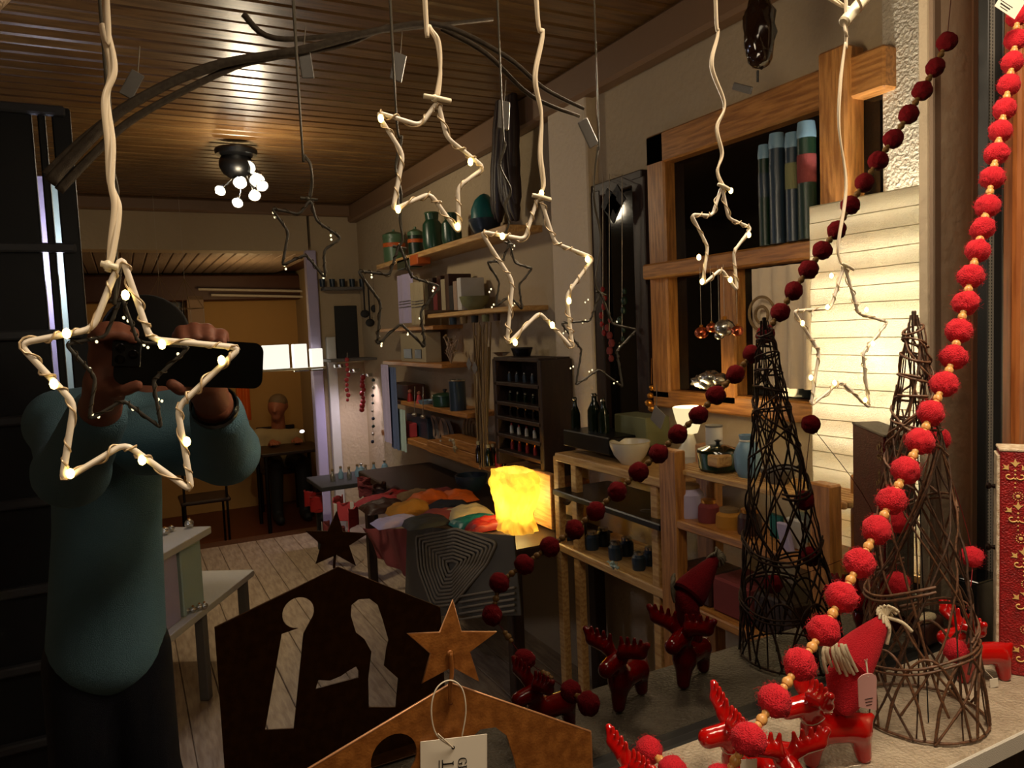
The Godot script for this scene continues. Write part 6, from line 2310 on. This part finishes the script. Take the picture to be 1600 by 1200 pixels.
# ---------------------------------------------------------------- low table with textiles
func low_table():
	var x0 := 1.2
	var yt: float = X(806, 828, 1.36).y - 0.002
	var za: float = X(560, 790, 1.2).z
	var zb: float = X(852, 830, 1.36).z
	var t := thing("low_table", "low table heaped with coloured textiles along the right wall", "table", Vector3(1.43, 0, (za + zb) / 2))
	var mb := MB.new()
	mb.box(Vector3(1.44, yt - 0.02, (za + zb) / 2), Vector3(0.46, 0.04, zb - za), 0.006)
	part(t, "table_top", mb, M["dark wood"])
	for zz in [za + 0.06, zb - 0.06]:
		for xx in [1.25, 1.62]:
			mb = MB.new()
			mb.box(Vector3(xx, (yt - 0.04) / 2 + 0.005, zz), Vector3(0.05, yt - 0.05, 0.05), 0.004)
			part(t, "leg", mb, M["dark wood"])
	mb = MB.new()
	wb(mb, 832, 738, 861, 822, 1.46, 0.03)
	single("panel", mb, M["pale pine along"], "pale upright board lit yellow right of the amber lamp", "panel")
	var n := FastNoiseLite.new()
	n.frequency = 6.0
	var k := 0
	for g in [[600, 790, 60, 0.05, "brown leather", "brown folded cloth at the far end of the textile table"], [640, 795, 55, 0.06, "mustard", "mustard patterned cloth on the textile table"], [668, 784, 46, 0.08, "orange", "orange cloth in the middle of the textile table"], [700, 792, 60, 0.05, "navy", "navy cloth in the middle of the textile table"], [692, 802, 52, 0.04, "rose cloth", "rose cloth at the front of the textile table"], [730, 800, 50, 0.05, "cream cloth", "small cream folded cloth on the textile table"], [742, 812, 54, 0.04, "teal", "teal cloth at the front of the textile table"], [764, 818, 40, 0.05, "crimson", "red cloth just left of the amber lamp"], [664, 812, 60, 0.035, "dark grey", "dark grey cloth at the front edge of the textile table"], [620, 812, 46, 0.035, "lavender white", "pale lavender cloth at the far front of the table"], [618, 776, 40, 0.05, "crimson", "dark red cloth at the back of the textile table, far end"], [648, 776, 40, 0.06, "straw", "straw coloured cloth at the back of the textile table"], [684, 772, 40, 0.05, "rose cloth", "rose brown cloth at the back of the textile table, middle"], [712, 778, 36, 0.06, "orange", "orange red cloth at the back beside the black bowl"], [590, 782, 40, 0.05, "pink", "pink cloth at the far end of the textile table"]]:
		var c: Vector3 = Y(g[0], g[1], yt + 0.02)
		var s := mpp(c)
		var w: float = g[2] * s
		mb = MB.new()
		var sd := k * 10.0
		mb.sheet(func(u, v):
			var e := sin(u * PI) * sin(v * PI)
			return Vector3(c.x + (v - 0.5) * 0.2, yt + 0.004 + g[3] * pow(e, 0.4) * (0.8 + 0.5 * n.get_noise_3d(u * 0.6, v * 0.4, sd)), c.z + (u - 0.5) * w + 0.0), 18, 12, -0.003)
		single("textile", mb, M[g[4]], g[5], "cloth", Vector3.ZERO, "textiles heaped on the low table")
		k += 1
	pot("bowl", "black bowl standing among the textiles", "bowl", on(738, 780, 1.5, yt + 0.02), [["bowl", [[0, 0], [14, 0], [24, 12], [26, 24], [24, 24], [12, 3], [0, 3]], "grey blue"]])
	# striped and red cloths at the far end, near the doorway
	k = 0
	for g in [[574, 764, 56, 20, "rose cloth", "reddish folded cloth pile beside the bright corner"], [600, 768, 50, 12, "brown leather", "brown flat cloth pile beside the bright corner"], [540, 800, 64, 30, "pink", "pink striped cloth hanging at the far end of the table"], [525, 838, 50, 30, "rose cloth", "dull rose cloth below the pink striped cloth"], [492, 782, 30, 26, "crimson", "deep red cloth seen left of the pink one"]]:
		var c: Vector3 = X(g[0], g[1], 1.12)
		var s := mpp(c)
		mb = MB.new()
		var sd := 40.0 + k * 9.0
		mb.sheet(func(u, v): return c + Vector3(0.05 * sin(u * 9.0 + k), (v - 0.5) * g[3] * s + 0.03 * n.get_noise_3d(u, v, sd), (u - 0.5) * g[2] * s * 2.0), 22, 10, 0.006)
		var ct := thing("textile", g[5], "cloth", c, "cloths at the far end of the table")
		part(ct, "cloth", mb, M[g[4]])
		if k == 2 or k == 3:
			for j in 4:
				mb = MB.new()
				var u0 := 0.15 + 0.2 * j
				mb.sheet(func(u, v): return c + Vector3(-0.008 + 0.05 * sin((u0 + 0.05 * u) * 9.0 + k), (v - 0.5) * g[3] * s * 0.96 + 0.03 * n.get_noise_3d(u0, v, sd), (u0 + 0.05 * u - 0.5) * g[2] * s * 2.0), 2, 8, 0.003)
				part(ct, "stripe", mb, M["white matte"])
		k += 1
	# rug with a coiled triangle, hung over the table front
	var x := 1.17
	var r := thing("rug", "grey woven rug with concentric triangle pattern hanging over the table front", "rug", X(715, 830, x))
	var q := [X(636, 820, x), X(800, 838, x), X(812, 962, x), X(632, 962, x)]
	mb = MB.new()
	mb.sheet(func(u, v): return (q[3] as Vector3).lerp(q[2], u).lerp((q[0] as Vector3).lerp(q[1], u), v) + Vector3(0.004 * sin(u * 14.0), 0, 0), 20, 10, 0.008)
	part(r, "weave", mb, M["rug grey"])
	for i in 10:
		var f := 1.0 - i * 0.095
		var loop := []
		for p in [[650, 838], [712, 826], [776, 848], [762, 880], [708, 944], [676, 948], [654, 890]]:
			loop.append(X(706 + (p[0] - 706) * f, 884 + (p[1] - 884) * f, x - 0.006))
		mb = MB.new()
		mb.tube(corners(loop, 0.03 * f), 0.0062, 6, true)
		part(r, "coil", mb, M["rug pale"])
	for i in 5:
		mb = MB.new()
		var yy := 918 + i * 9
		mb.tube([X(718, yy + 14, x - 0.006), X(804, yy, x - 0.006)], 0.005, 6)
		part(r, "coil", mb, M["rug pale"])
	mb = MB.new()
	var fq := [X(566, 826, 1.185), X(642, 826, 1.185), X(640, 902, 1.185), X(590, 872, 1.185)]
	mb.sheet(func(u, v): return (fq[3] as Vector3).lerp(fq[2], u).lerp((fq[0] as Vector3).lerp(fq[1], u), v) + Vector3(0.012 * sin(u * 12.0 + v * 3.0), 0, 0), 18, 8, 0.006)
	single("textile", mb, M["rose cloth"], "creased brownish pink cloth left of the coiled rug", "cloth")

# ---------------------------------------------------------------- people
func hand(mb: MB, wrist: Vector3, palm: Vector3, fingers: Array, thumb: Array, cell := 0.004):
	var bones := [[wrist, palm, 0.027, 0.030]]
	for f in fingers + [thumb]:
		bones.append([palm, f[0], 0.022, 0.0115])
		for i in f.size() - 1:
			bones.append([f[i], f[i + 1], 0.0105 - 0.001 * i, 0.0095 - 0.001 * i])
	mb.sdf(bones, cell, 0.008)
func photographer():
	# the phone
	var z := -0.48
	var a: Vector3 = P(178, 562, z)
	var b: Vector3 = P(410, 572, z)
	var c := (a + b) / 2
	var L := (b - a).length()
	var d := (b - a).normalized()
	var B := Basis(d, Vector3.BACK.cross(d), Vector3.BACK)
	var s := mpp(c)
	var ph := thing("phone", "black phone held up sideways with its camera at the left end", "phone", c)
	var outline := PackedVector2Array()
	var hw := L / 2
	var hh := 37.0 * s
	for q in [[1, 1, 0.0], [-1, 1, PI / 2], [-1, -1, PI], [1, -1, PI * 1.5]]:
		for i in 7:
			var g: float = q[2] + PI / 2 * i / 6.0
			outline.append(Vector2(q[0] * (hw - 0.014) + cos(g) * 0.014, q[1] * (hh - 0.014) + sin(g) * 0.014))
	var mb := MB.new()
	mb.prism(outline, 0.010, Transform3D(B, c))
	part(ph, "body", mb, M["phone body"])
	mb = MB.new()
	var l: Vector3 = P(198, 553, z + 0.006)
	mb.box(l, Vector3(0.036, 0.036, 0.004), 0.0015, B)
	part(ph, "camera_plate", mb, M["black paint"])
	for o in [Vector2(-0.008, 0.008), Vector2(-0.008, -0.008), Vector2(0.008, 0.0)]:
		mb = MB.new()
		mb.lathe([Vector2(0, 0.004), Vector2(0.005, 0.004), Vector2(0.0065, 0.003), Vector2(0.0065, 0)], l + B * Vector3(o.x, o.y, 0.002), 14, Basis(Vector3.RIGHT, PI / 2))
		part(ph, "lens", mb, M["chrome"] if false else M["night pane"])
	# the one who holds it
	var zb := -1.15
	var base: Vector3 = P(215, 900, zb)
	base.y = 0.01
	var p := thing("person", "person in a blue shirt photographing with a raised phone, face hidden behind it", "person", base)
	var q := func(px, py, zz) -> Vector3: return P(px, py, zz)
	var hd: Vector3 = q.call(232, 556, -1.2)
	mb = MB.new()
	mb.sdf([[hd + Vector3(0, 0.03, -0.015), hd + Vector3(0, 0.02, 0.01), 0.088, 0.08], [hd + Vector3(0, -0.03, 0.03), hd + Vector3(0, -0.085, 0.045), 0.06, 0.042], [hd + Vector3(0, 0.005, 0.085), hd + Vector3(0, -0.028, 0.102), 0.012, 0.015], [hd + Vector3(-0.025, -0.062, 0.075), hd + Vector3(0.025, -0.062, 0.075), 0.012, 0.012], [hd + Vector3(-0.088, -0.01, -0.005), hd + Vector3(-0.09, 0.02, -0.01), 0.014, 0.016], [hd + Vector3(0.088, -0.01, -0.005), hd + Vector3(0.09, 0.02, -0.01), 0.014, 0.016], [hd + Vector3(0, -0.05, -0.02), hd + Vector3(0, -0.19, -0.03), 0.056, 0.062]], 0.007, 0.02)
	var wr: Vector3 = q.call(334, 630, -0.60)
	var wl: Vector3 = q.call(158, 632, -0.60)
	mb.sdf([[wr, q.call(340, 670, -0.70), 0.030, 0.036], [wl, q.call(148, 675, -0.70), 0.030, 0.036]], 0.008, 0.01)
	hand(mb, wr, q.call(318, 596, -0.53), [
		[q.call(286, 560, -0.515), q.call(281, 526, -0.505), q.call(284, 519, -0.482), q.call(285, 530, -0.468)],
		[q.call(306, 556, -0.515), q.call(303, 521, -0.505), q.call(304, 514, -0.482), q.call(305, 527, -0.468)],
		[q.call(326, 556, -0.515), q.call(324, 522, -0.505), q.call(324, 516, -0.482), q.call(325, 529, -0.468)],
		[q.call(346, 562, -0.515), q.call(346, 530, -0.505), q.call(346, 524, -0.482), q.call(346, 535, -0.468)]],
		[q.call(300, 606, -0.50), q.call(282, 606, -0.485), q.call(268, 600, -0.478)])
	hand(mb, wl, q.call(166, 598, -0.53), [
		[q.call(152, 560, -0.515), q.call(150, 528, -0.505), q.call(152, 518, -0.485), q.call(158, 526, -0.468)],
		[q.call(166, 556, -0.515), q.call(166, 522, -0.505), q.call(168, 513, -0.485), q.call(173, 522, -0.468)],
		[q.call(182, 556, -0.515), q.call(184, 524, -0.505), q.call(186, 514, -0.485), q.call(190, 524, -0.468)],
		[q.call(200, 562, -0.515), q.call(203, 530, -0.505), q.call(205, 521, -0.485), q.call(208, 530, -0.468)]],
		[q.call(178, 608, -0.50), q.call(196, 606, -0.485), q.call(214, 602, -0.478)])
	part(p, "body", mb, M["skin"])
	mb = MB.new()
	mb.sdf([[hd + Vector3(0, 0.045, -0.03), hd + Vector3(0, 0.05, 0.005), 0.096, 0.088], [hd + Vector3(-0.06, 0.01, -0.04), hd + Vector3(-0.06, -0.05, -0.05), 0.045, 0.03], [hd + Vector3(0.06, 0.01, -0.04), hd + Vector3(0.06, -0.05, -0.05), 0.045, 0.03], [hd + Vector3(0, 0, -0.07), hd + Vector3(0, -0.07, -0.07), 0.06, 0.045]], 0.009, 0.02)
	part(p, "hair", mb, M["hair dark"])
	for sx in [-0.03, 0.03]:
		var eb := MB.new()
		eb.ball(hd + Vector3(sx, 0.008, 0.078), Vector3.ONE * 0.011, 10)
		part(p, "eye", eb, M["white glaze"])
	mb = MB.new()
	var shl: Vector3 = q.call(96, 662, zb)
	var shr: Vector3 = q.call(256, 660, zb)
	mb.sdf([
		[shl, shr, 0.066, 0.07], [q.call(172, 660, zb), q.call(168, 780, zb - 0.02), 0.085, 0.09], [q.call(152, 720, zb), q.call(150, 1010, zb - 0.03), 0.078, 0.098], [q.call(188, 720, zb), q.call(186, 1010, zb - 0.03), 0.078, 0.098],
		[shr, q.call(352, 706, -0.86), 0.072, 0.058], [q.call(352, 706, -0.86), q.call(340, 648, -0.64), 0.058, 0.044],
		[shl, q.call(112, 738, -0.86), 0.062, 0.054], [q.call(112, 738, -0.86), q.call(152, 652, -0.64), 0.058, 0.044],
		[q.call(330, 695, -0.90), q.call(230, 690, -1.02), 0.055, 0.07]], 0.012, 0.035)
	part(p, "shirt", mb, M["shirt blue"])
	mb = MB.new()
	for w in [[wr, q.call(336, 640, -0.62)]]:
		var dd: Vector3 = (w[1] - w[0]).normalized()
		mb.lathe([Vector2(0.035, -0.010), Vector2(0.038, -0.006), Vector2(0.038, 0.006), Vector2(0.035, 0.010)], (w[0] as Vector3).lerp(w[1], 0.5), 18, Basis(Quaternion(Vector3.UP, dd)))
	part(p, "watch_strap", mb, M["black paint"])
	mb = MB.new()
	var hip: Vector3 = q.call(168, 1010, zb - 0.03)
	mb.sdf([[hip + Vector3(-0.04, 0.02, 0), hip + Vector3(0.04, 0.02, 0), 0.075, 0.075], [hip + Vector3(-0.055, -0.03, 0), Vector3(hip.x - 0.07, 0.48, hip.z), 0.074, 0.06], [Vector3(hip.x - 0.07, 0.48, hip.z), Vector3(hip.x - 0.08, 0.09, hip.z - 0.02), 0.06, 0.046], [hip + Vector3(0.055, -0.03, 0), Vector3(hip.x + 0.07, 0.48, hip.z), 0.074, 0.06], [Vector3(hip.x + 0.07, 0.48, hip.z), Vector3(hip.x + 0.08, 0.09, hip.z - 0.02), 0.06, 0.046]], 0.014, 0.03)
	part(p, "trousers", mb, M["navy"])
	for sx in [-0.08, 0.08]:
		mb = MB.new()
		mb.sdf([[Vector3(hip.x + sx, 0.06, hip.z - 0.04), Vector3(hip.x + sx, 0.05, hip.z + 0.14), 0.048, 0.04]], 0.012, 0.02)
		part(p, "shoe", mb, M["black paint"])
func sitter():
	var z := -7.0
	var q := func(px, py, dz := 0.0) -> Vector3: return P(px, py, z + dz)
	var hd: Vector3 = q.call(434, 637)
	var base := Vector3(hd.x, FB, z)
	var p := thing("person", "dim seated person with short grey hair in the back room behind the table", "person", base)
	var sh_l: Vector3 = q.call(406, 682)
	var sh_r: Vector3 = q.call(462, 682)
	var mb := MB.new()
	mb.sdf([[hd + Vector3(0, 0.02, -0.01), hd + Vector3(-0.01, 0.01, 0.01), 0.092, 0.088], [hd + Vector3(-0.02, -0.04, 0.03), hd + Vector3(-0.025, -0.085, 0.04), 0.062, 0.045], [hd + Vector3(-0.045, 0.0, 0.085), hd + Vector3(-0.05, -0.025, 0.1), 0.013, 0.015], [hd + Vector3(0.085, 0, 0), hd + Vector3(0.086, 0.02, 0), 0.016, 0.016], [hd + Vector3(0, -0.05, -0.02), hd + Vector3(0, -0.2, -0.03), 0.06, 0.068]], 0.011, 0.025)
	var el: Vector3 = sh_l + Vector3(-0.06, -0.28, 0.12)
	var er: Vector3 = sh_r + Vector3(0.06, -0.28, 0.12)
	var hl := Vector3(el.x + 0.12, FB + 0.77, z + 0.36)
	var hr := Vector3(er.x - 0.12, FB + 0.77, z + 0.36)
	for h in [[el, hl, 1.0], [er, hr, -1.0]]:
		var f := []
		for k in 4:
			var o := Vector3((k - 1.5) * 0.021, 0.0, 0.05)
			f.append([h[1] + o, h[1] + o + Vector3(0, -0.004, 0.03), h[1] + o + Vector3(0, -0.014, 0.052 - 0.004 * absf(k - 1.3))])
		hand(mb, (h[0] as Vector3).lerp(h[1], 0.8), h[1], f, [h[1] + Vector3(h[2] * 0.04, 0, 0.02), h[1] + Vector3(h[2] * 0.055, -0.004, 0.045), h[1] + Vector3(h[2] * 0.055, -0.012, 0.065)], 0.006)
	part(p, "body", mb, M["skin"])
	mb = MB.new()
	mb.sdf([[hd + Vector3(0.01, 0.045, -0.03), hd + Vector3(0.0, 0.05, 0.0), 0.095, 0.085], [hd + Vector3(0.02, -0.01, -0.05), hd + Vector3(0.02, -0.05, -0.05), 0.075, 0.05]], 0.012, 0.02)
	part(p, "hair", mb, M["hair grey"])
	mb = MB.new()
	mb.sdf([[sh_l, sh_r, 0.075, 0.075], [(sh_l + sh_r) / 2 + Vector3(0, -0.08, 0), Vector3(hd.x, FB + 0.62, z), 0.15, 0.16], [sh_l, el, 0.07, 0.055], [el, el.lerp(hl, 0.75), 0.055, 0.042], [sh_r, er, 0.07, 0.055], [er, er.lerp(hr, 0.75), 0.055, 0.042]], 0.018, 0.04)
	part(p, "jumper", mb, M["cream cloth"])
	mb = MB.new()
	for sx in [-0.09, 0.09]:
		mb.sdf([[Vector3(hd.x + sx, FB + 0.56, z), Vector3(hd.x + sx * 1.4, FB + 0.54, z + 0.42), 0.10, 0.07], [Vector3(hd.x + sx * 1.4, FB + 0.54, z + 0.42), Vector3(hd.x + sx * 1.4, FB + 0.09, z + 0.38), 0.07, 0.05], [Vector3(hd.x + sx * 1.4, FB + 0.06, z + 0.36), Vector3(hd.x + sx * 1.4, FB + 0.055, z + 0.52), 0.045, 0.04]], 0.018, 0.03)
	part(p, "trousers", mb, M["dark grey"])
	var ch := thing("chair", "dark chair under the seated person in the back room", "chair", Vector3(hd.x, FB, z), "dark chairs in the back room")
	mb = MB.new()
	mb.box(Vector3(hd.x, FB + 0.44, z), Vector3(0.4, 0.03, 0.4), 0.01)
	part(ch, "seat", mb, M["dark wood"])
	mb = MB.new()
	mb.box(Vector3(hd.x, FB + 0.78, z - 0.21), Vector3(0.38, 0.16, 0.02), 0.006)
	part(ch, "backrest", mb, M["dark wood"])
	for sx in [-0.17, 0.17]:
		for sz in [-0.19, 0.17]:
			mb = MB.new()
			mb.tube([Vector3(hd.x + sx, FB, z + sz), Vector3(hd.x + sx, FB + (0.44 if sz > 0 else 0.84), z + sz)], 0.012, 6)
			part(ch, "leg", mb, M["black metal"])
